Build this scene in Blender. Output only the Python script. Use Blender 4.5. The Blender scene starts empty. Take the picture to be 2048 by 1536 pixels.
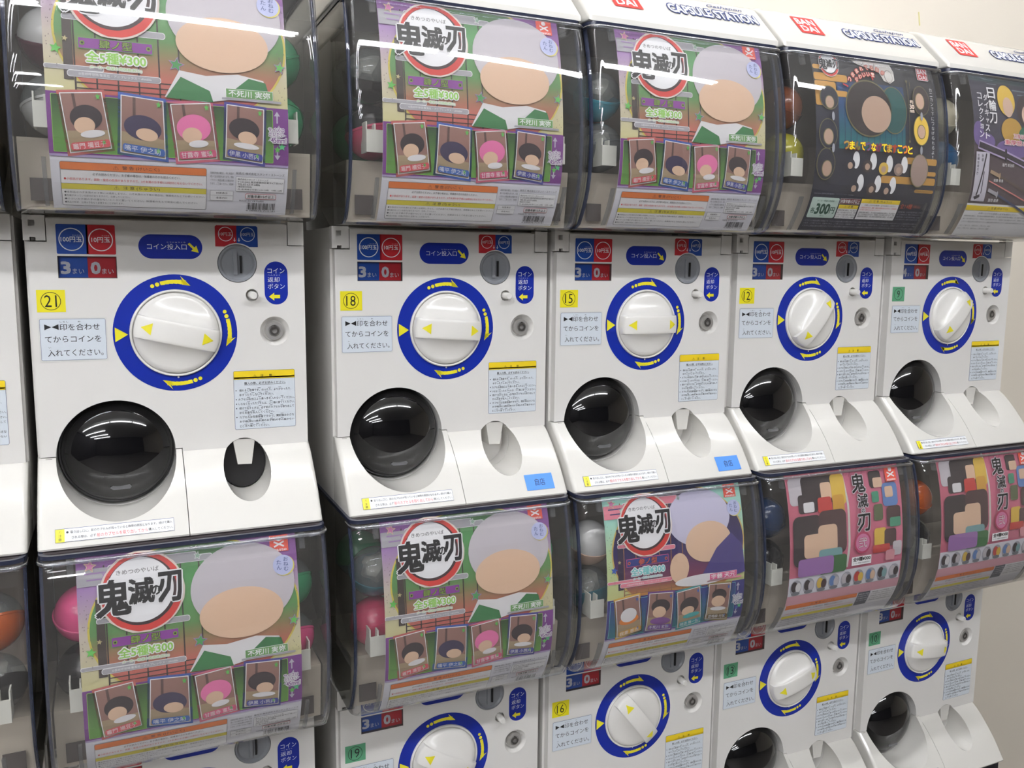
import bpy, bmesh, math, random
from mathutils import Vector, Matrix
from mathutils.geometry import tessellate_polygon

random.seed(7)
SC = bpy.context.scene
COL = bpy.context.scene.collection

# ------------------------------------------------------------------ camera
F_PX = 1747.55
def camera():
    yaw, pitch, roll = math.radians(24.46779), math.radians(-7.74048), math.radians(0.5735)
    cy, sy, cp, sp = math.cos(yaw), math.sin(yaw), math.cos(pitch), math.sin(pitch)
    fwd = Vector((sy*cp, cy*cp, sp)); right = Vector((cy, -sy, 0)); up = right.cross(fwd)
    r = right*math.cos(roll)+up*math.sin(roll); u = -right*math.sin(roll)+up*math.cos(roll)
    m = Matrix((r, u, -fwd)).transposed().to_4x4()
    m.translation = Vector((-0.06108, -1.0256, 0.07745))
    cd = bpy.data.cameras.new('camera'); cd.sensor_width = 36; cd.lens = F_PX/2048*36
    cd.clip_start = .02; cd.clip_end = 50
    o = bpy.data.objects.new('camera', cd); COL.objects.link(o); o.matrix_world = m
    SC.camera = o
camera()

# ------------------------------------------------------------------ world, exposure
w = bpy.data.worlds.new('world'); SC.world = w; w.use_nodes = True
w.node_tree.nodes['Background'].inputs[0].default_value = (.9, .93, 1, 1)
w.node_tree.nodes['Background'].inputs[1].default_value = .12
SC.view_settings.view_transform = 'Standard'; SC.view_settings.look = 'None'
SC.view_settings.gamma = 1; SC.view_settings.use_curve_mapping = False
SC.view_settings.exposure = 0.0
try:
    SC.cycles.transparent_max_bounces = 32
    SC.cycles.max_bounces = 10
except Exception:
    pass
LAMP_STRENGTH = 50.0

# ------------------------------------------------------------------ materials
def lin(c):
    return tuple((x/255/12.92 if x/255 <= .04045 else ((x/255+.055)/1.055)**2.4) for x in c)+(1,)
M = {}
def mat(name, rgb, rough=.5, metal=0, coat=0, emit=0, spec=.5, noise=0, nscale=40, alpha=None):
    if name in M: return M[name]
    m = bpy.data.materials.new(name); m.use_nodes = True
    nt = m.node_tree; b = nt.nodes['Principled BSDF']
    c = lin(rgb)
    b.inputs['Base Color'].default_value = c
    b.inputs['Roughness'].default_value = rough
    b.inputs['Metallic'].default_value = metal
    b.inputs['Specular IOR Level'].default_value = spec
    b.inputs['Coat Weight'].default_value = coat
    b.inputs['Coat Roughness'].default_value = .06
    if emit:
        b.inputs['Emission Color'].default_value = c; b.inputs['Emission Strength'].default_value = emit
    if noise:
        tc = nt.nodes.new('ShaderNodeTexCoord'); n = nt.nodes.new('ShaderNodeTexNoise')
        n.inputs['Scale'].default_value = nscale; n.inputs['Detail'].default_value = 4
        r = nt.nodes.new('ShaderNodeValToRGB')
        r.color_ramp.elements[0].position = .3; r.color_ramp.elements[1].position = .75
        r.color_ramp.elements[0].color = tuple(x*(1-noise) for x in c[:3])+(1,)
        r.color_ramp.elements[1].color = c
        nt.links.new(tc.outputs['Object'], n.inputs['Vector'])
        nt.links.new(n.outputs['Fac'], r.inputs[0]); nt.links.new(r.outputs[0], b.inputs['Base Color'])
    if alpha is not None: b.inputs['Alpha'].default_value = alpha
    M[name] = m
    return m
def clear(name, tint, gloss=1.0, rough=.02, haze=0.0, hazecol=(200, 200, 200)):
    """clear plastic sheet: straight-through tint plus a Schlick-weighted mirror coat and a little surface haze"""
    if name in M: return M[name]
    m = bpy.data.materials.new(name); m.use_nodes = True
    nt = m.node_tree; nt.nodes.clear()
    out = nt.nodes.new('ShaderNodeOutputMaterial')
    tr = nt.nodes.new('ShaderNodeBsdfTransparent'); tr.inputs[0].default_value = lin(tint)
    gl = nt.nodes.new('ShaderNodeBsdfGlossy'); gl.inputs['Roughness'].default_value = rough
    df = nt.nodes.new('ShaderNodeBsdfDiffuse'); df.inputs[0].default_value = lin(hazecol)
    lw = nt.nodes.new('ShaderNodeLayerWeight'); lw.inputs[0].default_value = .5
    p = nt.nodes.new('ShaderNodeMath'); p.operation = 'POWER'; p.inputs[1].default_value = 5
    a = nt.nodes.new('ShaderNodeMath'); a.operation = 'MULTIPLY_ADD'; a.inputs[1].default_value = .95*gloss; a.inputs[2].default_value = .045*gloss
    nt.links.new(lw.outputs['Facing'], p.inputs[0]); nt.links.new(p.outputs[0], a.inputs[0])
    mh = nt.nodes.new('ShaderNodeMixShader'); mh.inputs[0].default_value = haze
    nt.links.new(tr.outputs[0], mh.inputs[1]); nt.links.new(df.outputs[0], mh.inputs[2])
    mx = nt.nodes.new('ShaderNodeMixShader')
    nt.links.new(a.outputs[0], mx.inputs[0]); nt.links.new(mh.outputs[0], mx.inputs[1]); nt.links.new(gl.outputs[0], mx.inputs[2])
    nt.links.new(mx.outputs[0], out.inputs[0])
    M[name] = m
    return m
def grad(name, stops, rough=.5):
    """print ink whose colour runs along the sheet's height (object Z), as on the printed card"""
    if name in M: return M[name]
    m = mat(name, (200, 200, 200), rough); nt = m.node_tree; b = nt.nodes['Principled BSDF']
    tc = nt.nodes.new('ShaderNodeTexCoord'); sx = nt.nodes.new('ShaderNodeSeparateXYZ'); mr = nt.nodes.new('ShaderNodeMapRange')
    z0, z1 = stops[0][0], stops[-1][0]
    mr.inputs['From Min'].default_value = z0; mr.inputs['From Max'].default_value = z1
    r = nt.nodes.new('ShaderNodeValToRGB')
    while len(r.color_ramp.elements) < len(stops): r.color_ramp.elements.new(.5)
    for e, (z, c) in zip(r.color_ramp.elements, stops):
        e.position = (z-z0)/(z1-z0); e.color = lin(c)
    nt.links.new(tc.outputs['Object'], sx.inputs[0]); nt.links.new(sx.outputs['Z'], mr.inputs['Value'])
    nt.links.new(mr.outputs[0], r.inputs[0]); nt.links.new(r.outputs[0], b.inputs['Base Color'])
    return m

ABS = mat('white_plastic', (230, 228, 224), .34, noise=.02, nscale=6)
ABS2 = mat('white_plastic_gloss', (215, 213, 207), .16, coat=.4)
KNOB = mat('knob_plastic', (238, 236, 231), .25, coat=.3)
SLOT = mat('slot_grey_plastic', (134, 137, 142), .3)
DARK = mat('dark_slot_and_shadow', (14, 14, 16), .4)
HOLE = mat('hinge_hole', (70, 62, 55), .6)
STEEL = mat('lock_steel', (205, 203, 200), .38, metal=.7)
STEELD = mat('lock_core', (92, 89, 86), .35, metal=.5)
BLACKD = mat('black_dome_plastic', (12, 12, 14), .05, spec=.75)
RIMC = mat('dome_rim_plastic', (150, 150, 150), .12, alpha=.55)
TABM = mat('dome_tab_plastic', (95, 95, 97), .15)
CLEAR = clear('clear_cover_plastic', (251, 251, 251), haze=.028, hazecol=(215, 213, 210))
SMOKE = clear('smoky_side_plastic', (232, 234, 232), haze=.06, hazecol=(190, 186, 176))
CLIP = clear('clear_clip_plastic', (222, 225, 228), haze=.12)
BLUEE = clear('blue_edge_plastic', (160, 165, 182), haze=.5, hazecol=(86, 95, 122))
BEAD = clear('streak_bead_plastic', (225, 228, 235), gloss=7.0, haze=.10, hazecol=(150, 154, 165))  # gloss raised so the added bar shows a bright streak
NAVY = mat('navy_rim_plastic', (40, 44, 62), .2)
HOPPER = mat('hopper_plastic', (200, 190, 174), .45)
BACKP = mat('box_back_plastic', (148, 137, 128), .5); GAPM = mat('hopper_shade_dark', (84, 77, 74), .5); TOPM = mat('box_top_plastic', (60, 54, 56), .5)
LATCH = mat('latch_plastic', (222, 222, 212), .4)
BLUE = mat('print_blue', (14, 40, 150), .35)
BLUE2 = mat('print_mid_blue', (28, 72, 160), .35)
RED = mat('print_red', (192, 38, 48), .35)
YEL = mat('print_yellow', (238, 226, 50), .35)
YEL2 = mat('print_gold_yellow', (240, 210, 40), .4)
WH = mat('print_white', (236, 238, 240), .45)
PALE = mat('print_pale_blue_white', (218, 226, 234), .4)
NAVYI = mat('print_navy', (40, 60, 120), .4)
BK = mat('print_black', (26, 26, 28), .45)
GREYT = mat('print_dark_grey', (78, 80, 86), .45)
REDT = mat('print_red_text', (214, 70, 72), .45)
GRN = mat('sticker_green', (92, 160, 122), .5)
STY = mat('sticker_yellow', (236, 224, 30), .5)
STB = mat('sticker_blue', (74, 138, 224), .5)

# ------------------------------------------------------------------ text to triangles
_tc = {}
_fc = bpy.data.curves.new('text_tmp', 'FONT'); _fo = bpy.data.objects.new('text_tmp', _fc); COL.objects.link(_fo)
def glyphs(s, off=0.0, shear=0.0):
    k = (s, off, shear)
    if k in _tc: return _tc[k]
    _fc.body = s; _fc.offset = off; _fc.shear = shear; _fc.resolution_u = 2; _fc.size = 1
    bpy.context.view_layer.update()
    ev = _fo.evaluated_get(bpy.context.evaluated_depsgraph_get()); me = ev.to_mesh()
    vs = [(v.co.x, v.co.y) for v in me.vertices]
    ts = [tuple(p.vertices) for p in me.polygons]
    ev.to_mesh_clear()
    if not vs: vs = [(0, 0), (1, 0), (0, 1)]; ts = []
    x0 = min(v[0] for v in vs); x1 = max(v[0] for v in vs); y0 = min(v[1] for v in vs); y1 = max(v[1] for v in vs)
    r = (vs, ts, (x0, x1, y0, y1)); _tc[k] = r
    return r

LSTEP = .00017
class Flat:
    """flat print: polygons in (x, z) with an ink and a layer, laid on a surface"""
    def __init__(s): s.t = []; s.xf = lambda x, z: (x, z)
    def poly(s, pts, m, layer=0, convex=False):
        pts = [s.xf(*p) for p in pts]
        if convex or len(pts) <= 3: s.t.append((pts, m, layer)); return
        for tri in tessellate_polygon([[Vector((p[0], p[1], 0)) for p in pts]]):
            s.t.append(([pts[i] for i in tri], m, layer))
    def rect(s, x0, z0, x1, z1, m, layer=0):
        n = 1
        s.poly([(x0, z0), (x1, z0), (x1, z1), (x0, z1)], m, layer, True)
    def rrect(s, x0, z0, x1, z1, r, m, layer=0, n=5):
        p = []
        for cx, cz, a in ((x1-r, z1-r, 0), (x0+r, z1-r, 90), (x0+r, z0+r, 180), (x1-r, z0+r, 270)):
            for i in range(n+1):
                t = math.radians(a+90*i/n); p.append((cx+r*math.cos(t), cz+r*math.sin(t)))
        s.poly(p, m, layer, True)
    def frame(s, x0, z0, x1, z1, r, line, mo, mi, layer=0):
        s.rrect(x0, z0, x1, z1, r, mo, layer); s.rrect(x0+line, z0+line, x1-line, z1-line, max(r-line, .0002), mi, layer+1)
    def ell(s, cx, cz, rx, rz, m, layer=0, n=36, wob=0, a0=0):
        rnd = random.Random(int(cx*1e5)+layer)
        s.poly([(cx+rx*(1+wob*rnd.uniform(-1, 1))*math.cos(a0+2*math.pi*i/n), cz+rz*(1+wob*rnd.uniform(-1, 1))*math.sin(a0+2*math.pi*i/n)) for i in range(n)], m, layer, wob == 0)
    def ring(s, cx, cz, r0, r1, m, layer=0, n=40, a0=0, a1=360):
        for i in range(n):
            a, b = math.radians(a0+(a1-a0)*i/n), math.radians(a0+(a1-a0)*(i+1)/n)
            s.poly([(cx+r0*math.cos(a), cz+r0*math.sin(a)), (cx+r1*math.cos(a), cz+r1*math.sin(a)), (cx+r1*math.cos(b), cz+r1*math.sin(b)), (cx+r0*math.cos(b), cz+r0*math.sin(b))], m, layer, True)
    def star(s, cx, cz, r, m, layer=0, rot=0, line=None, lm=None):
        def P(R): return [(cx+R*(1 if i % 2 == 0 else .45)*math.sin(math.pi*i/5+rot), cz+R*(1 if i % 2 == 0 else .45)*math.cos(math.pi*i/5+rot)) for i in range(10)]
        if lm: s.poly(P(r*1.3), lm, layer); layer += 1
        s.poly(P(r), m, layer)
    def line(s, x0, z0, x1, z1, wd, m, layer=0):
        dx, dz = x1-x0, z1-z0; L = math.hypot(dx, dz) or 1; nx, nz = -dz/L*wd/2, dx/L*wd/2
        s.poly([(x0+nx, z0+nz), (x0-nx, z0-nz), (x1-nx, z1-nz), (x1+nx, z1+nz)], m, layer, True)
    def text(s, st, x0, z0, x1, z1, m, layer=3, bold=0.0, shear=0.0, grow=0.0, nd=4):
        """a line of text fitted to a box; weight and outline come from shifted copies, so complex characters stay whole"""
        vs, ts, (a, b, c, d) = glyphs(st, 0.0, shear)
        sz = (z1-z0)/(d-c+1e-9); sx = (x1-x0)/(b-a+1e-9); r = max(bold*min(sz, sx)*.8, 0)+grow
        sh = [(0, 0)] if r < 5e-5 else [(r*math.cos(2*math.pi*(k+.5)/nd), r*math.sin(2*math.pi*(k+.5)/nd)) for k in range(nd)]
        for k, (dx, dz) in enumerate(sh):
            q = [s.xf(x0+dx+(v[0]-a)*sx, z0+dz+(v[1]-c)*sz) for v in vs]
            for t in ts: s.t.append(([q[i] for i in t], m, layer+k*.11))
    def otext(s, st, x0, z0, x1, z1, m, om, o, layer=3, bold=0.0, eo=.07, shear=0.0):
        s.text(st, x0, z0, x1, z1, om, layer, bold, shear, o, 8); s.text(st, x0, z0, x1, z1, m, layer+1, bold, shear)
    def vtext(s, st, cx, z1, size, pitch, m, layer=3, bold=0.0):
        for i, ch in enumerate(st):
            zc = z1-size/2-i*pitch
            hh, ww = size/2, size/2
            if ch in 'ーｰ':
                s.rect(cx-size*.06, zc-hh*.8, cx+size*.06, zc+hh*.8, m, layer); continue
            k = .7 if ch in 'ャョュッゃょっ' else 1
            if ch in '!1一': ww *= .3
            s.text(ch, cx-ww*k, zc-hh*k, cx+ww*k, zc+hh*k, m, layer, bold)
    def mesh(s, name, surf, levels=None):
        mats = []; idx = {}; verts = []; faces = []; fm = []; cache = {}
        def add(pts, m, layer):
            if m not in idx: idx[m] = len(mats); mats.append(m)
            f = []
            for x, z in pts:
                k = (round(x, 6), round(z, 6), layer)
                if k not in cache: cache[k] = len(verts); verts.append(surf(x, z, layer))
                if not f or f[-1] != cache[k]: f.append(cache[k])
            if len(f) > 2 and f[0] == f[-1]: f.pop()
            if len(set(f)) >= 3 and len(set(f)) == len(f):
                faces.append(f); fm.append(idx[m])
        for pts, m, layer in s.t:
            ar = sum(pts[i][0]*pts[(i+1) % len(pts)][1]-pts[(i+1) % len(pts)][0]*pts[i][1] for i in range(len(pts)))
            if ar < 0: pts = pts[::-1]
            if not levels: add(pts, m, layer); continue
            zs = [p[1] for p in pts]; lo, hi = min(zs), max(zs)
            cuts = [l for l in levels if lo+1e-6 < l < hi-1e-6]
            rest = pts
            for l in cuts:
                below, above = [], []
                for i in range(len(rest)):
                    a, b = rest[i], rest[(i+1) % len(rest)]
                    (below if a[1] <= l else above).append(a)
                    if (a[1] <= l) != (b[1] <= l):
                        t = (l-a[1])/(b[1]-a[1]); q = (a[0]+t*(b[0]-a[0]), l); below.append(q); above.append(q)
                add(below, m, layer); rest = above
            add(rest, m, layer)
        me = bpy.data.meshes.new(name); me.from_pydata(verts, [], faces)
        for m in mats: me.materials.append(m)
        me.polygons.foreach_set('material_index', fm); me.update()
        return me
def plane(y, base=.0003):
    return lambda x, z, l: (x, y-base-l*LSTEP, z)

# ------------------------------------------------------------------ solid helpers
def finish(bm, name, m, smooth=35, bevel=0, seg=2):
    if bevel:
        es = [e for e in bm.edges if len(e.link_faces) == 2 and e.calc_face_angle(0) > math.radians(30)]
        bmesh.ops.bevel(bm, geom=es, offset=bevel, segments=seg, profile=.5, affect='EDGES', clamp_overlap=True)
    bmesh.ops.recalc_face_normals(bm, faces=bm.faces[:])
    me = bpy.data.meshes.new(name); bm.to_mesh(me); bm.free()
    for x in (m if isinstance(m, (list, tuple)) else [m]): me.materials.append(x)
    if smooth:
        me.shade_smooth(); me.set_sharp_from_angle(angle=math.radians(smooth))
    return me
def box_bm(x0, x1, y0, y1, z0, z1, bm=None, mi=0):
    bm = bm or bmesh.new()
    v = [bm.verts.new(p) for p in ((x0, y0, z0), (x1, y0, z0), (x1, y1, z0), (x0, y1, z0), (x0, y0, z1), (x1, y0, z1), (x1, y1, z1), (x0, y1, z1))]
    for f in ((0, 1, 2, 3), (4, 7, 6, 5), (0, 4, 5, 1), (1, 5, 6, 2), (2, 6, 7, 3), (3, 7, 4, 0)):
        bm.faces.new([v[i] for i in f]).material_index = mi
    return bm
def prism_x(pts, x0, x1, bm=None, mi=0):
    """polygon in (y, z) swept from x0 to x1"""
    bm = bm or bmesh.new()
    a = [bm.verts.new((x0, y, z)) for y, z in pts]; b = [bm.verts.new((x1, y, z)) for y, z in pts]
    n = len(pts); fs = [bm.faces.new(a), bm.faces.new(b[::-1])]
    for i in range(n): fs.append(bm.faces.new((a[i], b[i], b[(i+1) % n], a[(i+1) % n])))
    for f in fs: f.material_index = mi
    return bm
def prism_y(pts, y0, y1, bm=None, mi=0):
    """polygon in (x, z) swept from y0 to y1"""
    bm = bm or bmesh.new()
    a = [bm.verts.new((x, y0, z)) for x, z in pts]; b = [bm.verts.new((x, y1, z)) for x, z in pts]
    n = len(pts); fs = [bm.faces.new(a), bm.faces.new(b[::-1])]
    for i in range(n): fs.append(bm.faces.new((a[i], b[i], b[(i+1) % n], a[(i+1) % n])))
    for f in fs: f.material_index = mi
    return bm
def lathe_y(prof, cx, cz, n=48, bm=None, mi=0, sx=1, sz=1):
    """profile of (radius, y) turned about the Y axis through (cx, cz)"""
    bm = bm or bmesh.new(); rings = []
    for r, y in prof:
        if r < 1e-6: rings.append([bm.verts.new((cx, y, cz))])
        else: rings.append([bm.verts.new((cx+r*sx*math.cos(2*math.pi*i/n), y, cz+r*sz*math.sin(2*math.pi*i/n))) for i in range(n)])
    for a, b in zip(rings, rings[1:]):
        for i in range(n):
            j = (i+1) % n
            if len(a) == 1 and len(b) == 1: break
            if len(a) == 1: f = bm.faces.new((a[0], b[i], b[j]))
            elif len(b) == 1: f = bm.faces.new((a[i], b[0], a[j]))
            else: f = bm.faces.new((a[i], b[i], b[j], a[j]))
            f.material_index = mi
    return bm
def circle(cx, cz, rx, rz=None, n=48):
    rz = rz or rx
    return [(cx+rx*math.cos(2*math.pi*i/n), cz+rz*math.sin(2*math.pi*i/n)) for i in range(n)]
def boolean(base_me, cutters, op='DIFFERENCE'):
    o = bpy.data.objects.new('bool_tmp', base_me); COL.objects.link(o); cs = []
    for c in cutters:
        co = bpy.data.objects.new('cut_tmp', c); COL.objects.link(co); cs.append(co)
        md = o.modifiers.new('b', 'BOOLEAN'); md.object = co; md.operation = op; md.solver = 'EXACT'
    bpy.context.view_layer.update()
    me = bpy.data.meshes.new_from_object(o.evaluated_get(bpy.context.evaluated_depsgraph_get()))
    for x in [o]+cs: bpy.data.objects.remove(x, do_unlink=True)
    me.shade_smooth(); me.set_sharp_from_angle(angle=math.radians(32))
    return me

def link(name, me, parent=None, loc=(0, 0, 0), rot=(0, 0, 0), label=None):
    o = bpy.data.objects.new(name, me); COL.objects.link(o); o.location = loc; o.rotation_euler = rot
    if parent: o.parent = parent
    if label: o['label'] = label
    return o
def tag(o, label, cat, group=None, kind=None):
    o['label'] = label; o['category'] = cat
    if group: o['group'] = group
    if kind: o['kind'] = kind
    return o

# ------------------------------------------------------------------ room
def room():
    WALL = mat('wall_paint', (232, 224, 210), .7, noise=.03, nscale=3)
    CEIL = mat('ceiling_paint', (225, 225, 222), .8)
    FLOOR = mat('floor_vinyl', (132, 128, 124), .35, noise=.1, nscale=2)
    FAR = mat('far_wall_paint', (70, 68, 68), .8)
    def s(name, a, m):
        o = link(name, finish(box_bm(*a), name, m, 0)); o['kind'] = 'structure'; return o
    s('wall_back', (-3.6, 4.6, .31, .41, -1.45, 1.45), WALL)
    s('floor', (-3.6, 4.6, -6.5, .41, -1.55, -1.45), FLOOR)
    s('ceiling', (-3.6, 4.6, -6.5, .41, 1.45, 1.55), CEIL)
    s('wall_left', (-3.7, -3.6, -6.5, .41, -1.45, 1.45), FAR)
    s('wall_right', (4.6, 4.7, -6.5, .41, -1.45, 1.45), WALL)
    s('wall_front', (-3.6, 4.6, -6.6, -6.5, -1.45, 1.45), FAR)
room()

def lamps():
    HOUS = mat('lamp_housing', (225, 225, 222), .5); TUBE = mat('lamp_tube_glow', (250, 251, 255), .5, emit=LAMP_STRENGTH)
    hm = finish(prism_x([(-.075, .06), (.075, .06), (.05, 0), (-.05, 0)], -.62, .62), 'housing', HOUS, 0)
    tm = finish(prism_x([(.014*math.cos(a*math.pi/3), .014*math.sin(a*math.pi/3)) for a in range(6)], -.59, .59), 'tube', TUBE, 0)
    cm = finish(box_bm(-.008, .008, -.012, .012, -.02, .03), 'end_socket', HOUS, 0)
    for j, (y, n, xs) in enumerate(((-.50, 4, -2.1), (-1.62, 4, -2.35), (-2.9, 2, -2.9), (-4.1, 2, -2.9), (-5.3, 2, -2.9))):
        for i in range(n):
            x = xs+i*1.27
            r = bpy.data.objects.new('ceiling_lamp', None); COL.objects.link(r); r.location = (x, y, 1.385)
            tag(r, 'single tube ceiling light directly above the machines' if j == 0 else 'twin tube fluorescent ceiling light fixture above the shop aisle', 'ceiling lamp', 'single tube lights above the machines' if j == 0 else 'twin tube ceiling lights over the aisle')
            link('housing', hm, r, (0, 0, .004))
            for dy in ((-.035, .035) if j else (0,)): link('tube', tm, r, (0, dy, -.014))
            for dx in (-.6, .6): link('end_socket', cm, r, (dx, 0, -.014))
lamps()

# ------------------------------------------------------------------ box profile
PROF = [(.1255, -.070), (.13, -.0745), (.14, -.0812), (.15, -.087), (.16, -.0916), (.17, -.0955), (.18, -.098), (.19, -.100), (.205, -.1013), (.22, -.102),
        (.24, -.1018), (.26, -.1005), (.28, -.0982), (.30, -.0955), (.32, -.0916), (.34, -.0865), (.352, -.0826), (.3622, -.079), (.3665, -.0772)]
def PY(z):
    if z <= PROF[0][0]: z0, z1 = PROF[0], PROF[1]
    else:
        for z0, z1 in zip(PROF, PROF[1:]):
            if z <= z1[0]: break
    return z0[1]+(z-z0[0])/(z1[0]-z0[0])*(z1[1]-z0[1])
LEVELS = [p[0] for p in PROF]
def curved(x, z, l): return (x, PY(z)-.0002-l*LSTEP, z)

# ------------------------------------------------------------------ machine parts
def build_parts():
    P = {}
    # body
    b = finish(box_bm(-.1425, .1425, .0125, .27, -.2105, .1225), 'body', ABS, 35, .003, 2)
    hole = lambda y0, y1: finish(prism_y(circle(-.0653, -.131, .0595, n=64), y0, y1), 'c', ABS, 0)
    oval = lambda y0, y1: finish(prism_y(circle(.0675, -.153, .0255, .031, 40), y0, y1), 'c', ABS, 0)
    P['body'] = boolean(b, [hole(-.2, .075), oval(-.2, .034)])
    rh = box_bm(-.1415, .1415, .152, .27, .1235, .3660)
    P['rear_housing'] = finish(rh, 'rear_housing', ABS, 35, .003, 2)
    # door plate
    pl = [(-.1395, -.1287), (-.1395, .0965), (-.1212, .0965), (-.1212, .1205), (.1218, .1205), (.1218, .0965), (.1405, .0965), (.1405, -.1325), (.0012, -.1325), (.0012, -.1287)]
    plate = finish(prism_y(pl, 0, .012), 'plate', ABS, 35, .0016, 3)
    slope = [(0, -.1325), (-.003, -.1345), (-.010, -.1395), (-.0205, -.149), (-.0335, -.1625), (-.0465, -.1775), (-.0575, -.1925), (-.0655, -.2045), (-.0685, -.2085), (-.068, -.2105), (.012, -.2105), (.012, -.1325)]
    slopeL = [(0, -.1297), (-.003, -.1325)]+slope[2:-1]+[(.012, -.1297)]
    def tray(x0, x1, name, sl):
        bm = prism_x(sl, x0, x1)
        bmesh.ops.recalc_face_normals(bm, faces=bm.faces[:])
        outer = x0 if x0 < -.1 else x1
        es = [e for e in bm.edges if all(abs(v.co.x-outer) < 1e-6 for v in e.verts) and all(v.co.y < .001 for v in e.verts)]
        bmesh.ops.bevel(bm, geom=es, offset=.0055, segments=5, profile=.5, affect='EDGES', clamp_overlap=True)
        return finish(bm, name, ABS2, 32)
    right = tray(.0012, .1425, 'right_tray', slope)
    cuts = [hole(-.2, .075), oval(-.2, .034),
            finish(box_bm(-.1125, -.0565, -.01, .0058, .0594, .0824), 'c', ABS, 0),
            finish(lathe_y([(0, -.01), (.0213, -.01), (.0213, .0055), (0, .0055)], .0665, .0763), 'c', ABS, 0),
            finish(lathe_y([(0, -.01), (.0069, -.01), (.0069, .009), (0, .009)], .0815, .041, 28), 'c', ABS, 0),
            finish(lathe_y([(0, -.005), (.0185, -.005), (.0166, 0), (.0155, .0015), (.0135, .006), (.0118, .0095), (0, .0095)], .1056, 0, 40), 'c', ABS, 0)]
    P['front_door'] = boolean(plate, cuts)
    P['tray'] = boolean(right, [oval(-.2, .034)])
    left = tray(-.1425, .0004, 'chute_cover', slopeL)
    P['chute_cover'] = boolean(left, [hole(-.2, .075)])
    # hinges
    hb = box_bm(-.1425, -.1222, .0, .012, .0978, .1235)
    hm = finish(hb, 'hinge', ABS, 35, .001, 2)
    P['hinge_block'] = boolean(hm, [finish(box_bm(-.1373, -.1313, -.01, .008, .1125, .1185), 'c', HOLE, 0), finish(box_bm(-.1365, -.131, -.01, .008, .09, .1012), 'c', HOLE, 0)])
    P['hinge_pin'] = finish(lathe_y([(0, .003), (.0018, .003), (.0018, .01), (0, .01)], -.1342, .0994, 12), 'hinge_pin', STEELD, 30)
    P['hinge_block_right'] = finish(box_bm(.1228, .1405, .0, .012, .0975, .1235), 'hinge', ABS, 35, .001, 2)
    P['catch'] = finish(box_bm(-.1345, -.1285, -.0012, .004, -.1345, -.1305), 'catch', HOLE, 0)
    # coin slot
    bm = lathe_y([(0, .0012), (.0165, .0012), (.0185, -.0008), (.0205, -.001), (.0209, .0005), (.0209, .005)], .0665, .0763, 48)
    P['coin_slot'] = finish(bm, 'coin_slot', SLOT, 35)
    bm = box_bm(.0625, .0663, -.0014, .0012, .0640, .0895)
    P['slot_guide'] = finish(bm, 'slot_guide', SLOT, 35, .0004, 1)
    bm = box_bm(.0690, .0712, -.0009, .0012, .0655, .0850)
    P['coin_opening'] = finish(bm, 'coin_opening', DARK, 0)
    # return button
    P['return_button'] = finish(lathe_y([(0, -.0125), (.0036, -.0125), (.0043, -.0115), (.0045, .0085)], .0815, .041, 24), 'return_button', KNOB, 40)
    # lock
    bm = lathe_y([(0, .0035), (.0062, .0035), (.0066, .002), (.0098, .002), (.0104, .0035), (.0104, .009)], .1056, 0, 36)
    P['lock'] = finish(bm, 'lock', STEEL, 30)
    bm = lathe_y([(.0028, .0018), (.0030, .0008), (.0050, .0008), (.0052, .0018)], .1056, 0, 28)
    box_bm(.1050, .1062, .0004, .003, .0035, .0068, bm)
    P['lock_core'] = finish(bm, 'lock_core', STEELD, 30)
    # dial ring lip
    P['dial_rim'] = finish(lathe_y([(.0476, -.0003), (.0474, -.0028), (.0463, -.0034), (.0452, -.0028), (.0450, -.0003)], 0, 0, 72), 'dial_rim', KNOB, 60)
    # knob (heightfield over a disc, handle bar across)
    R = .0440
    zs = [-R, -.0425, -.040, -.037, -.034, -.030, -.026, -.022, -.019, -.0165, -.0150, -.0135, -.0126, -.0120, -.0112, -.0090, -.005, 0]
    zs = zs+[-q for q in zs[-2::-1]]
    def crown(x): return .0225-.0035*(x/.031)**2-.30*max(0, abs(x)-.033)
    def H(x, z):
        r = math.hypot(x, z); d = abs(z)
        base = .0062-.0028*max(0, (r-.0395)/.0045)**2
        top = crown(x)
        if d <= .0112: f = 1-.04*(d/.0112)**4
        else: f = .90*math.exp(-(d-.0120)/.0105) if d > .0120 else .93
        if d > .0120: f *= max(0, 1-(max(0, r-.030)/.014)**2)
        e = 1-max(0, (r-.0415)/.0025)**2*.18
        return max(base, base+(top-base)*f*e)
    bm = bmesh.new(); rows = []; n = 36
    for z in zs:
        xm = math.sqrt(max(R*R-z*z, 0))
        rows.append([bm.verts.new((xm*math.sin(math.pi/2*(-1+2*i/n)), -H(xm*math.sin(math.pi/2*(-1+2*i/n)), z), z)) for i in range(n+1)])
    for a, c in zip(rows, rows[1:]):
        for i in range(n): bm.faces.new((a[i], a[i+1], c[i+1], c[i]))
    bmesh.ops.remove_doubles(bm, verts=bm.verts[:], dist=1e-5)
    be = [e for e in bm.edges if e.is_boundary]
    g = bmesh.ops.extrude_edge_only(bm, edges=be)
    for v in g['geom']:
        if isinstance(v, bmesh.types.BMVert): v.co.y = 0.0
    P['turn_knob'] = finish(bm, 'turn_knob', KNOB, 40)
    fl = Flat()
    for sgn in (-1, 1):
        for k in range(1):
            fl.poly([(sgn*.0375, 0), (sgn*.0265, .0066), (sgn*.0265, -.0066)], YEL, 0, True)
    # slice the arrows so that they follow the handle's crown
    tri = []
    for pts, m, l in fl.t:
        s = 1 if pts[0][0] > 0 else -1
        for k in range(4):
            xa, xb = .0265+.011*k/4, .0265+.011*(k+1)/4; ha, hb = .0066*(1-k/4), .0066*(1-(k+1)/4)
            tri.append(([(s*xa, -ha), (s*xb, -hb), (s*xb, hb), (s*xa, ha)], m, l))
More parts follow.
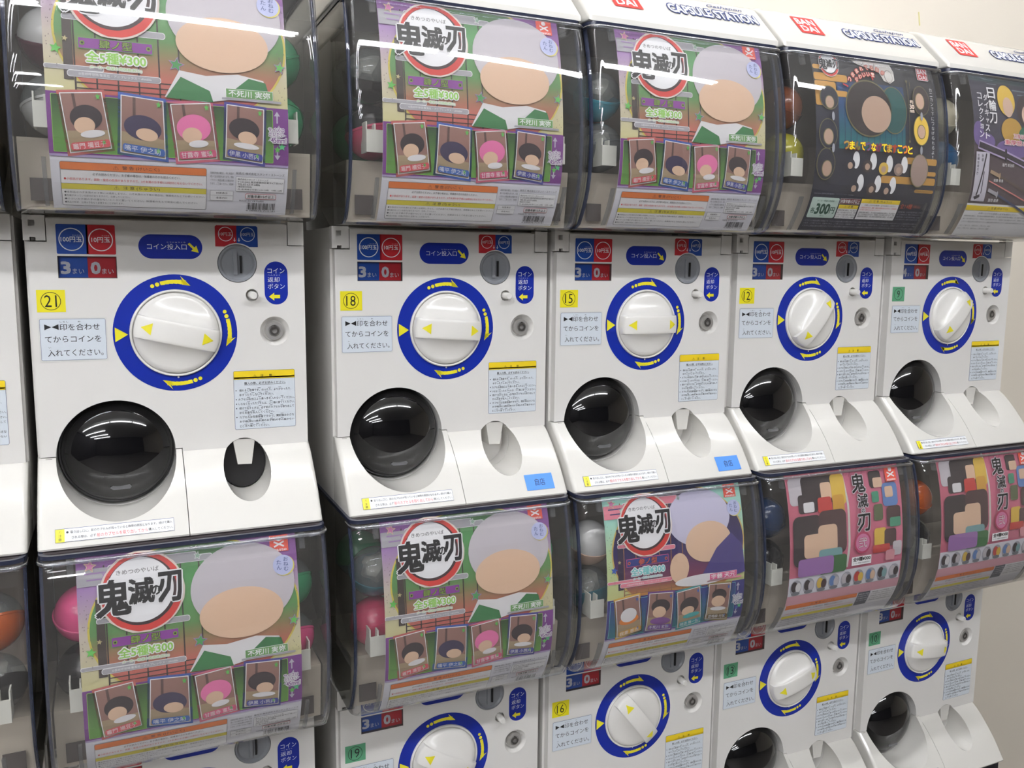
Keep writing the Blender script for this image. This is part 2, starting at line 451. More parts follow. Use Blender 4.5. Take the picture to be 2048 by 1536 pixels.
    fls = [Flat(), Flat()]
    for q in tri: fls[0 if q[0][0][0] < 0 else 1].t.append(q)
    P['knob_arrows'] = [x.mesh('knob_arrows', lambda x, z, l: (x, -crown(x)-.00035, z)) for x in fls]
    # dome door
    pr = []
    for i in range(13):
        a = math.pi/2*i/12; pr.append((.0570*math.sin(a), .022-.034*math.cos(a)))
    P['capsule_door'] = finish(lathe_y(pr, -.0645, -.1295, 64), 'capsule_door', BLACKD, 60)
    P['door_rim'] = finish(lathe_y([(.0570, .0215), (.0586, .0205), (.0590, .023), (.0575, .026)], -.0648, -.1300, 64), 'door_rim', RIMC, 60)
    P['door_shadow'] = finish(lathe_y([(0, .0285), (.0592, .0285), (.0592, .031), (0, .031)], -.0650, -.1305, 48), 'door_shadow', DARK, 30)  # black disc stands in for the shadow behind the dome
    bm = prism_y([(-.0745, -.1665), (-.0712, -.1690), (-.0545, -.1690), (-.0525, -.1665), (-.0545, -.1640), (-.0712, -.1640)], .0045, -.0045)
    P['door_tab'] = finish(bm, 'door_tab', TABM, 30, .0008, 2)
    # coin return tongue + cup
    P['return_tongue'] = finish(prism_y([(.0555, -.1235), (.0800, -.1240), (.0757, -.1535), (.0602, -.1530)], .0012, .034), 'return_tongue', ABS2, 30, .0006, 2)
    P['cup_back_white'] = finish(prism_y(circle(.0675, -.153, .0253, .0308, 32), .0325, .0338), 'cup_back', ABS, 0)
    P['cup_back_black'] = finish(prism_y(circle(.0675, -.153, .0250, .0290, 32), .011, .014), 'cup_back', mat('black_flap_plastic', (26, 25, 27), .5), 0)
    def ringp(x1, y0, r, y1=.151):
        p = [(-x1, y1)]+[(-x1+r-r*math.cos(math.pi/2*i/5), y0+r-r*math.sin(math.pi/2*i/5)) for i in range(6)]
        return p+[(-a, c) for a, c in p[::-1]]
    # clear cover
    def cover(off, x1, r):
        prof = [(-.012, .1238), (-.035, .1236), (-.055, .1237), (-.0665, .1242), (-.0735, .1262)]+[(PY(z)-off, z) for z in LEVELS[1:-2]]+[(PY(.352)-off+.0014, .3560), (PY(.352)-off+.0038, .3595), (PY(.352)-off+.0072, .3622), (PY(.352)-off+.0115, .3638)]
        rows = []
        for y, z in prof:
            row = [(-x1, min(y+.022, -.002), z)]
            for i in range(5):
                a = math.pi/2*i/4; row.append((-x1+r-r*math.cos(a), y+r-r*math.sin(a), z))
            row += [(-q[0], q[1], q[2]) for q in row[::-1]]
            rows.append(row)
        return rows
    bm = bmesh.new()
    A = [[bm.verts.new(p) for p in r] for r in cover(.0062, .1415, .0100)]
    B = [[bm.verts.new((p[0]*.985, p[1]+.0022, p[2]+(.0012 if i < 4 else 0))) for p in r] for i, r in enumerate(cover(.0062, .1415, .0100))]
    for S in (A, B):
        for a, c in zip(S, S[1:]):
            for i in range(len(a)-1): bm.faces.new((a[i], a[i+1], c[i+1], c[i]))
    for a, c in ((A[0], B[0]), (A[-1], B[-1])):
        for i in range(len(a)-1): bm.faces.new((a[i], a[i+1], c[i+1], c[i]))
    for i in range(len(A)-1):
        for k in (0, -1): bm.faces.new((A[i][k], A[i+1][k], B[i+1][k], B[i][k]))
    P['clear_cover'] = finish(bm, 'clear_cover', CLEAR, 50)
    bm = bmesh.new(); pts = ringp(.1424, -.0880, .0135, -.060); rr = []  # bar added along the cover top to catch the lamps as a streak
    for i, (x, y) in enumerate(pts):
        a, b = pts[max(i-1, 0)], pts[min(i+1, len(pts)-1)]; t = Vector((b[0]-a[0], b[1]-a[1])).normalized(); nx, ny = t.y, -t.x
        rr.append([bm.verts.new((x-nx*.0020*math.cos(k*math.pi/4), y-ny*.0020*math.cos(k*math.pi/4), .3598+.0020*math.sin(k*math.pi/4))) for k in range(8)])
    for a, c in zip(rr, rr[1:]):
        for k in range(8): bm.faces.new((a[k], a[(k+1) % 8], c[(k+1) % 8], c[k]))
    bm.faces.new(rr[0]); bm.faces.new(rr[-1])
    P['streak_bead'] = finish(bm, 'streak_bead', BEAD, 80)
    # side panel (left one; mirrored for the right)
    side = [(PY(z)+.0175, z) for z in LEVELS[1:]]+[(.151, .3662), (.151, .192), (.075, .152), (.015, .1238), (-.045, .1238)]
    for s, nm in ((-1, 'side_panel_left'), (1, 'side_panel_right')):
        P[nm] = finish(prism_x(side, s*.1412, s*.1390), 'side_panel', SMOKE, 0)
    # blue edge strips that follow the cover
    for s, nm in ((-1, 'edge_left'), (1, 'edge_right')):
        bm = bmesh.new(); pr = [(PY(z)-.0062+.019, z) for z in LEVELS[1:]]
        pr = [(-.050, .1245)]+pr
        rr = [[bm.verts.new((s*x, y+dy, z)) for x, dy in ((.1418, 0), (.1418, .0042), (.1388, .0042), (.1388, 0))] for y, z in pr]
        for a, c in zip(rr, rr[1:]):
            for i in range(4): bm.faces.new((a[i], a[(i+1) % 4], c[(i+1) % 4], c[i]))
        bm.faces.new(rr[0]); bm.faces.new(rr[-1])
        P[nm] = finish(bm, 'edge_strip', BLUEE, 40)
    # top rim
    bm = bmesh.new()
    o_, i_ = ringp(.1422, -.0825, .013), ringp(.1382, -.0782, .011)
    vs = [[bm.verts.new((x, y, z)) for x, y in pp] for pp, z in ((o_, .3625), (o_, .3667), (i_, .3667), (i_, .3625))]
    for a, c in zip(vs, vs[1:]+vs[:1]):
        for i in range(len(a)-1): bm.faces.new((a[i], a[i+1], c[i+1], c[i]))
    P['top_rim'] = finish(bm, 'top_rim', NAVY, 40)
    P['top_plate'] = finish(box_bm(-.138, .138, -.072, .150, .3640, .3662), 'top_plate', TOPM, 0)
    # inside
    P['box_back'] = finish(box_bm(-.1385, .1385, .070, .0725, .150, .3636), 'box_back', BACKP, 0)
    bm = prism_x([(-.058, .1935), (.069, .1955), (.069, .1915), (-.058, .1895)], -.1380, .1380)
    prism_x([(-.058, .1895), (-.054, .1895), (-.046, .1265), (-.050, .1265)], -.1380, .1380, bm)
    P['hopper'] = finish(bm, 'hopper', HOPPER, 0)
    bm = box_bm(-.1290, -.1080, -.0575, -.0565, .1345, .1560); box_bm(.1080, .1290, -.0575, -.0565, .1345, .1560, bm)  # dark plates stand in for the shade inside the hopper openings
    P['hopper_gap_shade'] = finish(bm, 'hopper_gap_shade', GAPM, 0)
    def lat(s):
        bm = box_bm(s*.1215, s*.1015, -.0815, -.0795, .2005, .2245)
        box_bm(s*.1215, s*.1200, -.0795, -.0590, .2005, .2330, bm)
        box_bm(s*.1120, s*.1105, -.0795, -.0600, .2040, .2310, bm)
        bmesh.ops.recalc_face_normals(bm, faces=bm.faces[:])
        return finish(bm, 'latch', LATCH, 30)
    P['latch_left'] = lat(-1); P['latch_right'] = lat(1)
    def holder(x, z0, z1, wd):
        bm = bmesh.new(); zz = [z0+(z1-z0)*i/5 for i in range(6)]
        rr = [[bm.verts.new((x+dx, PY(z)+dy, z)) for dx, dy in ((-wd, -.0030), (wd, -.0030), (wd, .0022), (-wd, .0022))] for z in zz]
        for a, c in zip(rr, rr[1:]):
            for i in range(4): bm.faces.new((a[i], a[(i+1) % 4], c[(i+1) % 4], c[i]))
        bm.faces.new(rr[0]); bm.faces.new(rr[-1])
        return finish(bm, 'card_holder', CLIP, 30)
    P['holders'] = [holder(-.1140, .345, .362, .0030), holder(.1140, .345, .362, .0030), holder(-.1140, .129, .172, .0018), holder(.1140, .129, .172, .0018)]
    # lid
    lp = [(-.0800, .3672), (-.0795, .3735), (-.0300, .4228), (-.0200, .4290), (-.0080, .4330), (.010, .4350), (.262, .4350), (.268, .4300), (.268, .3672)]
    bm = prism_x(lp, -.1425, .1425); bmesh.ops.recalc_face_normals(bm, faces=bm.faces[:])
    es = [e for e in bm.edges if abs(e.verts[0].co.x-e.verts[1].co.x) < 1e-6 and min(v.co.z for v in e.verts) > .3671 or (all(v.co.y < -.0789 for v in e.verts) and abs(e.verts[0].co.x-e.verts[1].co.x) < 1e-6)]
    bmesh.ops.bevel(bm, geom=es, offset=.012, segments=6, profile=.5, affect='EDGES', clamp_overlap=True)
    P['lid'] = finish(bm, 'lid', ABS2, 40)
    return P
PARTS = build_parts()

# ------------------------------------------------------------------ prints on the machine
def build_prints():
    D = {}
    f = Flat()      # 100 / 10 yen label
    f.rrect(-.1125, .0845, -.0568, .1150, .0012, BLUE2, 0)
    f.rrect(-.0846, .0845, -.0568, .1150, .0012, RED, 1); f.rect(-.0846, .0845, -.0830, .1150, RED, 1)
    for cx, s in ((-.0985, '100円玉'), (-.0708, '10円玉')):
        f.ring(cx, .0995, .0108, .0118, WH, 2)
        w2 = .0098 if s[:3] == '100' else .0088
        f.text(s, cx-w2, .0968, cx+w2, .1022, WH, 3, .025)
        f.text('えんだま', cx+.0010, .1034, cx+w2-.0005, .1044, WH, 3)
    D['denomination_label'] = f.mesh('denomination_label', plane(0))
    def window(a):
        f = Flat()
        f.rect(-.1117, .0602, -.0845, .0817, mat('display_blue', (44, 92, 186), .4), 1); f.rect(-.0845, .0602, -.0573, .0817, mat('display_red', (214, 52, 60), .4), 1)
        f.text(a, -.1095, .0642, -.1012, .0762, WH, 2, .06); f.text('まい', -.0990, .0640, -.0882, .0696, WH, 2, .01)
        f.text('0', -.0812, .0642, -.0728, .0762, WH, 2, .06); f.text('まい', -.0710, .0640, -.0600, .0696, WH, 2, .01)
        return f.mesh('count_display', plane(.0045))
    bm = bmesh.new()
    for a in ((-.1125, -.1119, .0594, .0824), (-.0571, -.0565, .0594, .0824), (-.1125, -.0565, .0594, .0600), (-.1125, -.0565, .0818, .0824)): box_bm(a[0], a[1], .0004, .0057, a[2], a[3], bm)
    box_bm(-.1125, -.0565, .0048, .0057, .0594, .0824, bm)
    D['window_frame'] = finish(bm, 'window_frame', mat('window_frame_plastic', (96, 88, 84), .4), 0)
    D['window_pane'] = finish(box_bm(-.1124, -.0566, -.0002, .0006, .0595, .0823), 'window_pane', clear('window_pane_plastic', (243, 243, 245)), 0)
    D['window3'] = window('3'); D['window4'] = window('4')
    f = Flat()      # coin slot sign
    f.rrect(-.0347, .0807, .0300, .1065, .0128, BLUE, 0, 10)
    f.text('コイン投入口', -.0262, .0905, .0138, .0968, WH, 2, .008)
    f.text('とうにゅうくち', -.0062, .0978, .0128, .0992, WH, 2)
    f.poly([(.0150, .0966), (.0168, .0984), (.0218, .0932), (.0238, .0952), (.0262, .0875), (.0182, .0893), (.0202, .0914)], YEL, 2)
    D['coin_slot_sign'] = f.mesh('coin_slot_sign', plane(0))
    f = Flat()      # label above slot with a concave foot
    def half(x0, x1, m, r0):
        p = [(x0+(r0 if x0 < .06 else 0), .1180), (x1-(0 if x0 < .06 else r0), .1180), (x1, .1168)]
        if x0 < .06: p = [(x0, .1165), (x0+.0015, .1180), (x1, .1180)]
        else: p = [(x0, .1180), (x1-.0015, .1180), (x1, .1165)]
        xs = [x1, x0]; pts = []
        for i in range(13):
            x = x1+(x0-x1)*i/12; d = x-.0665
            z = max(.0948, .0763+math.sqrt(max(.0226**2-d*d, 0))) if abs(d) < .0226 else .0948
            pts.append((x, z))
        f.poly(p+pts, m, 0)
    half(.0437, .0665, RED, 0); half(.0665, .0893, BLUE2, 0)
    for cx, s in ((.0548, '10円玉'), (.0784, '100円玉')):
        f.ring(cx, .1085, .0072, .0079, WH, 2); f.text(s, cx-.0068, .1066, cx+.0068, .1104, WH, 3)
    for cx in (.0643, .0690):
        f.rect(cx-.0004, .1018, cx+.0004, .1046, WH, 2); f.poly([(cx-.0016, .1026), (cx, .1002), (cx+.0016, .1026), (cx, .1016)], WH, 2)
    D['coin_slot_label'] = f.mesh('coin_slot_label', plane(0))
    f = Flat()      # return button sign
    f.rrect(.0954, .0303, .1214, .0790, .0129, BLUE, 0, 10)
    for s, z in (('コイン', .0668), ('返却', .0568), ('ボタン', .0492)):
        f.text(s, .0990, z-.0012, .0990+(.0190 if len(s) == 3 else .0132), z+.0046, WH, 2, .008)
    f.text('へんきゃく', .0994, .0630, .1130, .0642, WH, 2)
    f.poly([(.1000, .0392), (.1060, .0438), (.1058, .0412), (.1124, .0412), (.1124, .0374), (.1058, .0374), (.1060, .0346)], YEL, 2)
    D['return_button_sign'] = f.mesh('return_button_sign', plane(0))
    f = Flat()      # dial ring
    f.ring(0, 0, .0478, .0640, BLUE, 0, 72)
    f.poly([(-.0618, .0073), (-.0489, -.0006), (-.0618, -.0085)], YEL, 1)
    def arrow(c):
        a = math.radians(c)
        def pt(r, da): t = a-math.radians(da); return (r*math.cos(t), r*math.sin(t))
        f.ell(*pt(.0560, -22), .0021, .0021, YEL, 1, 14); f.ell(*pt(.0558, -16.5), .0023, .0023, YEL, 1, 14)
        n = 6
        for i in range(n):
            d0, d1 = -13.2+i*27.0/n, -13.2+(i+1)*27.0/n
            f.poly([pt(.0541, d0), pt(.0580, d0), pt(.0580+.0006*i/n, d1), pt(.0536, d1)], YEL, 1, True)
        f.poly([pt(.0534, 13.6), pt(.0625, 7.5), pt(.0540, 19.5)], YEL, 1)
        f.poly([pt(.0534, 10), pt(.0590, 8), pt(.0540, 19.5)], YEL, 1)
    for c in (92, 2, -88): arrow(c)
    f.ell(0, -.0489, .0011, .0011, WH, 1, 12)
    D['dial_ring'] = f.mesh('dial_ring', plane(0))
    f = Flat()      # instruction label
    f.rrect(-.1340, -.0280, -.0690, .0188, .0012, mat('print_film', (222, 222, 218), .3), 0)
    f.frame(-.1325, -.0262, -.0704, .0172, .0016, .0003, NAVYI, PALE, 1)
    f.poly([(-.1282, .0118), (-.1282, .0058), (-.1218, .0088)], BK, 3); f.poly([(-.1150, .0118), (-.1150, .0058), (-.1214, .0088)], BK, 3)
    f.text('印を合わせ', -.1140, .0052, -.0762, .0122, BK, 3, .006)
    f.text('てからコインを', -.1282, -.0072, -.0752, -.0006, BK, 3, .006)
    f.text('入れてください。', -.1262, -.0218, -.0738, -.0148, BK, 3, .006)
    f.text('しるし', -.1136, .0136, -.1056, .0148, BK, 3); f.text('あ', -.0968, .0136, -.0942, .0148, BK, 3); f.text('い', -.1252, -.0132, -.1230, -.0120, BK, 3)
    D['instruction_label'] = f.mesh('instruction_label', plane(0))
    f = Flat()      # caution label
    f.frame(.0582, -.1122, .1268, -.0447, .0018, .0003, NAVYI, PALE, 0)
    f.rrect(.0585, -.0536, .1265, -.0450, .0014, YEL2, 2); f.rect(.0585, -.0545, .1265, -.0520, YEL2, 2); f.rect(.0585, -.0547, .1265, -.0545, NAVYI, 3)
    f.text('⚠', .0795, -.0530, .0838, -.0494, BK, 3); f.text('注', .0880, -.0526, .0914, -.0494, BK, 3, .01); f.text('意', .0975, -.0526, .1009, -.0494, BK, 3, .01)
    f.text('購入の際、必ずお読みください。', .0698, -.0608, .1160, -.0577, BK, 3, .01); f.rect(.0698, -.0614, .1160, -.0612, BK, 3)
    L = [('倒れると危険です。のったり、よりかかったり、', .0642, .1222, 1), ('ゆすったりしないでください。', .0642, .1020, 0), ('カプセル取出口より奥へ手を入れないでください。', .0628, .1258, 1), ('いらなくなったカプセルは、ゴミ箱に捨ててください。', .0628, .1258, 1),
         ('続けて出すときは、必ず前のカプセルを取り出して', .0636, .1250, 1), ('からお金を投入してください。', .0636, .1024, 0), ('カプセルは包装容器ですので、開封後は小さな', .0636, .1250, 1), ('お子様(特に3歳未満のお子様)の手の届かない', .0636, .1250, 0), ('ところへ捨ててください。', .0636, .0964, 0)]
    z = -.0672
    for s, a, b_, dot in L:
        f.text(s, a, z-.0014, b_, z+.0014, BK, 3, .006)
        if dot: f.ell(.0606, z, .0006, .0006, BK, 3, 10)
        for k in range(4): xx = a+(b_-a)*(.15+.2*k); f.rect(xx, z+.0020, xx+.0032, z+.0024, GREYT, 3)
        z -= .00515
    D['caution_label'] = f.mesh('caution_label', plane(0))
    def number(n, m):
        f = Flat(); f.rect(-.1338, .0243, -.1072, .0474, m, 0)
        f.ring(-.1208, .0358, .0088, .0094, BK, 1, 40)
        if len(n) == 2: f.text(n, -.1266, .0298, -.1152, .0420, BK, 1, .004)
        else: f.text(n, -.1237, .0302, -.1177, .0416, BK, 1, .004)
        return f.mesh('number_sticker', plane(0))
    for n in ('21', '18', '15', '12', '16'): D['n'+n] = number(n, STY)
    for n in ('9', '19', '13', '10'): D['n'+n] = number(n, GRN)
    # notice on the tray
    def onslope(x, z, l):
        pts = [(0, -.1345), (-.010, -.1395), (-.0205, -.149), (-.0335, -.1625), (-.0465, -.1775), (-.0575, -.1925), (-.0655, -.2045), (-.0685, -.2085)]
        for (y0, z0), (y1, z1) in zip(pts, pts[1:]):
            if z >= z1: break
        return (x, y0+(z-z0)/(z1-z0)*(y1-y0)-.0007-l*LSTEP*1.3, z)
    lv = [-.1925, -.1775, -.2045]
    f = Flat()
    f.rect(-.1262, -.2036, -.0140, -.1918, NAVYI, 0); f.rect(-.1259, -.2033, -.0143, -.1921, WH, 1); f.rect(-.1259, -.2033, -.1176, -.1921, YEL, 2)
    for ch, z in (('⚠', -.1944), ('注', -.1977), ('意', -.2010)): f.text(ch, -.1234, z-.0013, -.1202, z+.0013, BK, 3, .01)
    f.ell(-.1150, -.1950, .0011, .0010, BK, 3, 12)
    f.text('取り出し口に、前のカプセルが残っていると故障の原因となります。続けて購入', -.1122, -.1963, -.0158, -.1938, BK, 3, .008)
    f.text('される際は、必ず', -.1112, -.2012, -.0890, -.1986, BK, 3, .008)
    f.text('前のカプセルを取り出してから', -.0882, -.2016, -.0400, -.1982, REDT, 3, .008)
    f.text('購入してください。', -.0392, -.2012, -.0152, -.1986, BK, 3, .008)
    D['tray_notice'] = f.mesh('tray_notice', onslope, sorted(lv))
    f = Flat(); f.rect(.0855, -.2020, .1245, -.1845, STB, 0); f.text('自店', .0985, -.1972, .1125, -.1895, mat('print_navy_dark', (30, 40, 70), .5), 1)
    D['store_sticker'] = f.mesh('store_sticker', onslope, sorted(lv))
    # lid prints on the slanted face
    def onlid(x, z, l):
        t = (z-.3745)/(.4228-.3745); return (x, -.0790+t*.0490-.0005-l*LSTEP*1.4, z+.0005)
    f = Flat(); RL = mat('logo_red', (232, 52, 50), .3)
    f.poly([(-.0955, .3935), (-.0548, .3935), (-.0548, .4215), (-.0955, .4215)], RL, 0, True)
    f.text('BAN', -.0915, .4090, -.0598, .4185, WH, 1, .05); f.text('DAI', -.0900, .3972, -.0620, .4065, WH, 1, .05)
    D['maker_logo'] = f.mesh('maker_logo', onlid)
    f = Flat(); NV = mat('logo_navy', (40, 58, 118), .35)
    f.otext('CAPSULE STATION', -.0120, .3982, .1265, .4110, WH, NV, .0015, 0, .05)
    D['station_lettering'] = f.mesh('station_lettering', onlid)
    f = Flat(); f.text('Gashapon', .0560, .4150, .1130, .4212, NV, 0, .02, .35)
    D['script_lettering'] = f.mesh('script_lettering', onlid)
    return D
DEC = build_prints()

# ------------------------------------------------------------------ display cards
def quad_xf(c):
    """unit square -> quad with corners TL, TR, BR, BL"""
    (tl, tr, br, bl) = c
    def g(s, t):
        return tuple((1-s)*t*tl[i]+s*t*tr[i]+s*(1-t)*br[i]+(1-s)*(1-t)*bl[i] for i in (0, 1))
    return g
def picture_card(c, frame_m, wall_m, floor_m, blobs, cap, cap_m, marks=()):
    f = Flat(); f.xf = quad_xf(c)
    f.poly([(0, 0), (1, 0), (1, 1), (0, 1)], frame_m, 8, True)
    f.poly([(.055, .04), (.945, .04), (.945, .96), (.055, .96)], WHC, 9, True)
    f.poly([(.075, .055), (.925, .055), (.925, .945), (.075, .945)], wall_m, 10, True)
    f.poly([(.075, .055), (.925, .055), (.925, .34), (.075, .38)], floor_m, 11, True)
    f.poly([(.30, .55), (.36, .55), (.36, .945), (.30, .945)], mat('ink_wood_dark', (95, 72, 66), .5), 11, True)
    for i, (cx, cz, rx, rz, m) in enumerate(blobs): f.ell(cx, cz, rx, rz, m, 12+i, 26)
    f.rrect(.10, .07, .93, .19, .05, cap_m, 17); f.text(cap, .14, .085, .84, .175, WHC, 18, 0)
    for x, z, r, m in marks: f.star(x, z, r, m, 18)
    return f
WHC = mat('ink_white', (238, 238, 240), .45)
INK = {}
def ink(name, rgb): return mat('ink_'+name, rgb, .5)
def emblem(f, cx, cz, r, L, small=False, hira=True):
    f.ell(cx, cz, r*1.05, r*1.05, ink('cream_line', (228, 215, 205)), L, 44, .014)
    f.ell(cx, cz, r*1.0, r*1.0, ink('brush_red', (204, 58, 52)), L+1, 44, .014)
    f.ell(cx-r*.03, cz+r*.03, r*.87, r*.87, ink('brush_dark', (62, 40, 44)), L+2, 40, .008)
    f.ell(cx-r*.05, cz+r*.06, r*.82, r*.82, WHC, L+3, 40)
    if hira: f.text('きめつのやいば', cx-r*.62, cz+r*.50, cx+r*.42, cz+r*.62, BK, L+4)
    k = r/.0385; o = .0011*k
    for s, x0, z0, x1, z1 in (('鬼', -.0430, -.0190, -.0120, .0150), ('滅', -.0130, -.0105, .0105, .0135), ('の', .0085, -.0040, .0165, .0050), ('刃', .0150, -.0120, .0370, .0165)):
        f.otext(s, cx+x0*k, cz+z0*k, cx+x1*k, cz+z1*k, BK, WHC, o, L+5, .055, .08)
def lines(f, x0, x1, z0, dz, n, m, layer, strings, h=.0011):
    for i in range(n):
        f.text(strings[i % len(strings)], x0, z0-i*dz-h, x1, z0-i*dz+h, m, layer, .004)
SMALL = ['自動販売機の構造上、同じ商品が', '続いて出る場合もあります。写真', 'イラストと商品は異なる場合があ', 'ります。ご了承ください。対象年']
def warn_panel(f, full=True):
    OR = ink('orange', (224, 120, 52)); YE = ink('warn_yellow', (222, 208, 58))
    f.frame(-.1012, .1302, .0283, .1690, .0014, .0003, BK, WHC, 4)
    f.rrect(-.1009, .1620, .0280, .1687, .0012, OR, 6); f.rect(-.1009, .1618, .0280, .1621, BK, 7)
    f.text('⚠  警 告 (けいこく)', -.0560, .1634, -.0150, .1672, BK, 7, .01)
    f.text('必ずお読みください。お子様の場合は、保護者の方がお読みください。', -.0740, .1576, .0040, .1600, BK, 7, .006)
    f.text('●小部品があります。誤飲・窒息の危険がありますので、3才未満のお子様には絶対に与えないでください。', -.0985, .1528, .0245, .1552, REDT, 7, .006)
    f.rect(-.1009, .1448, .0280, .1497, YE, 6); f.rect(-.1009, .1497, .0280, .1499, BK, 7)
    f.text('⚠  注 意 (ちゅうい)', -.0560, .1456, -.0150, .1490, BK, 7, .01)
    t = ['●本製品は15才未満のお子様には適用しません。15才未満のお子様の場合は、保護者のもとでお使いください。', '●先端が尖っている部分がありますので、注意してください。', '●小さいお子様の手の届かないところに置いてください。保護者のもとで安全に遊んでください。', '●商品の形状、仕様は予告なく変更することがあります。']
    for i, s in enumerate(t):
        f.text(s, -.0990, .1413-i*.0030, (.0268, -.0420, .0200, -.0480)[i], .1431-i*.0030, GREYT, 7, .004)
def small_print(f):
    lines(f, .0318, .0540, .1655, .0034, 4, BK, 5, SMALL)
    f.frame(.0318, .1395, .0540, .1490, .0004, .0002, GREYT, WHC, 5); f.rect(.0318, .1442, .0540, .1444, GREYT, 7)
    f.text('材質表示', .0375, .1456, .0485, .1476, BK, 7); f.text('本体:PVC', .0375, .1410, .0485, .1430, BK, 7)
    f.text('発売元 株式会社スタンド・ストーンズ', .0562, .1648, .1040, .1672, BK, 7, .02)
    f.frame(.0562, .1490, .1040, .1628, .0004, .0002, GREYT, WHC, 5)
    for s, z, x in (('株式会社スタンド・ストーンズ', .1604, .0880), ('〒130-0002 東京都墨田区業平4丁目14-7', .1580, .1025), ('TEL:03-6337-6886', .1556, .0800), ('(電話受付時間)', .1532, .0720), ('月~金(祝祭日を除く)10~12時、13時~16時', .1508, .1020)):
        f.text(s, .0580, z-.0009, x, z+.0010, BK, 7)
    f.frame(.0660, .1420, .0965, .1470, .0012, .0004, RED, WHC, 5); f.text('対象年齢15才以上', .0680, .1430, .0945, .1460, BK, 7, .02)
    f.text('MADE IN VIETNAM', .0600, .1392, .0840, .1408, BK, 7)
    rnd = random.Random(3); x = .0680
    while x < .0960:
        w_ = rnd.choice((.0003, .0005, .0008)); f.rect(x, .1318, x+w_, .1382, BK, 6); x += w_+rnd.choice((.0004, .0006, .0009))
    f.text('4 589675 712181', .0670, .1300, .0962, .1314, BK, 6)
def maker_mark(f, x0, z0, x1, z1, L=8):
    O = ink('mark_red', (226, 84, 66)); f.rect(x0, z0, x1, z1, O, L)
    cx = (x0+x1)/2; h = z1-z0; f.ell(cx, z0+h*.78, h*.16, h*.15, WHC, L+1, 18)
    f.line(cx-h*.32, z0+h*.60, cx+h*.32, z0+h*.30, h*.10, WHC, L+1); f.line(cx+h*.32, z0+h*.60, cx-h*.32, z0+h*.30, h*.10, WHC, L+2)
    f.text('stasto', x0+h*.12, z0+h*.04, x1-h*.12, z0+h*.18, WHC, L+1, .02)
def round_mark(f, cx, cz, L=8):
    f.ell(cx+.0010, cz-.0008, .0112, .0106, ink('moon_yellow', (222, 210, 110)), L, 26); f.ell(cx, cz, .0108, .0104, ink('lilac', (186, 192, 228)), L+1, 28)
    for i, ch in enumerate('おねむ'): f.text(ch, cx+.0006, cz+.0038-i*.0050, cx+.0056, cz+.0080-i*.0050, NAVYI, L+2, .01)
    for i, ch in enumerate('たん'): f.text(ch, cx-.0068, cz+.0010-i*.0056, cx-.0018, cz+.0055-i*.0056, NAVYI, L+2, .01)

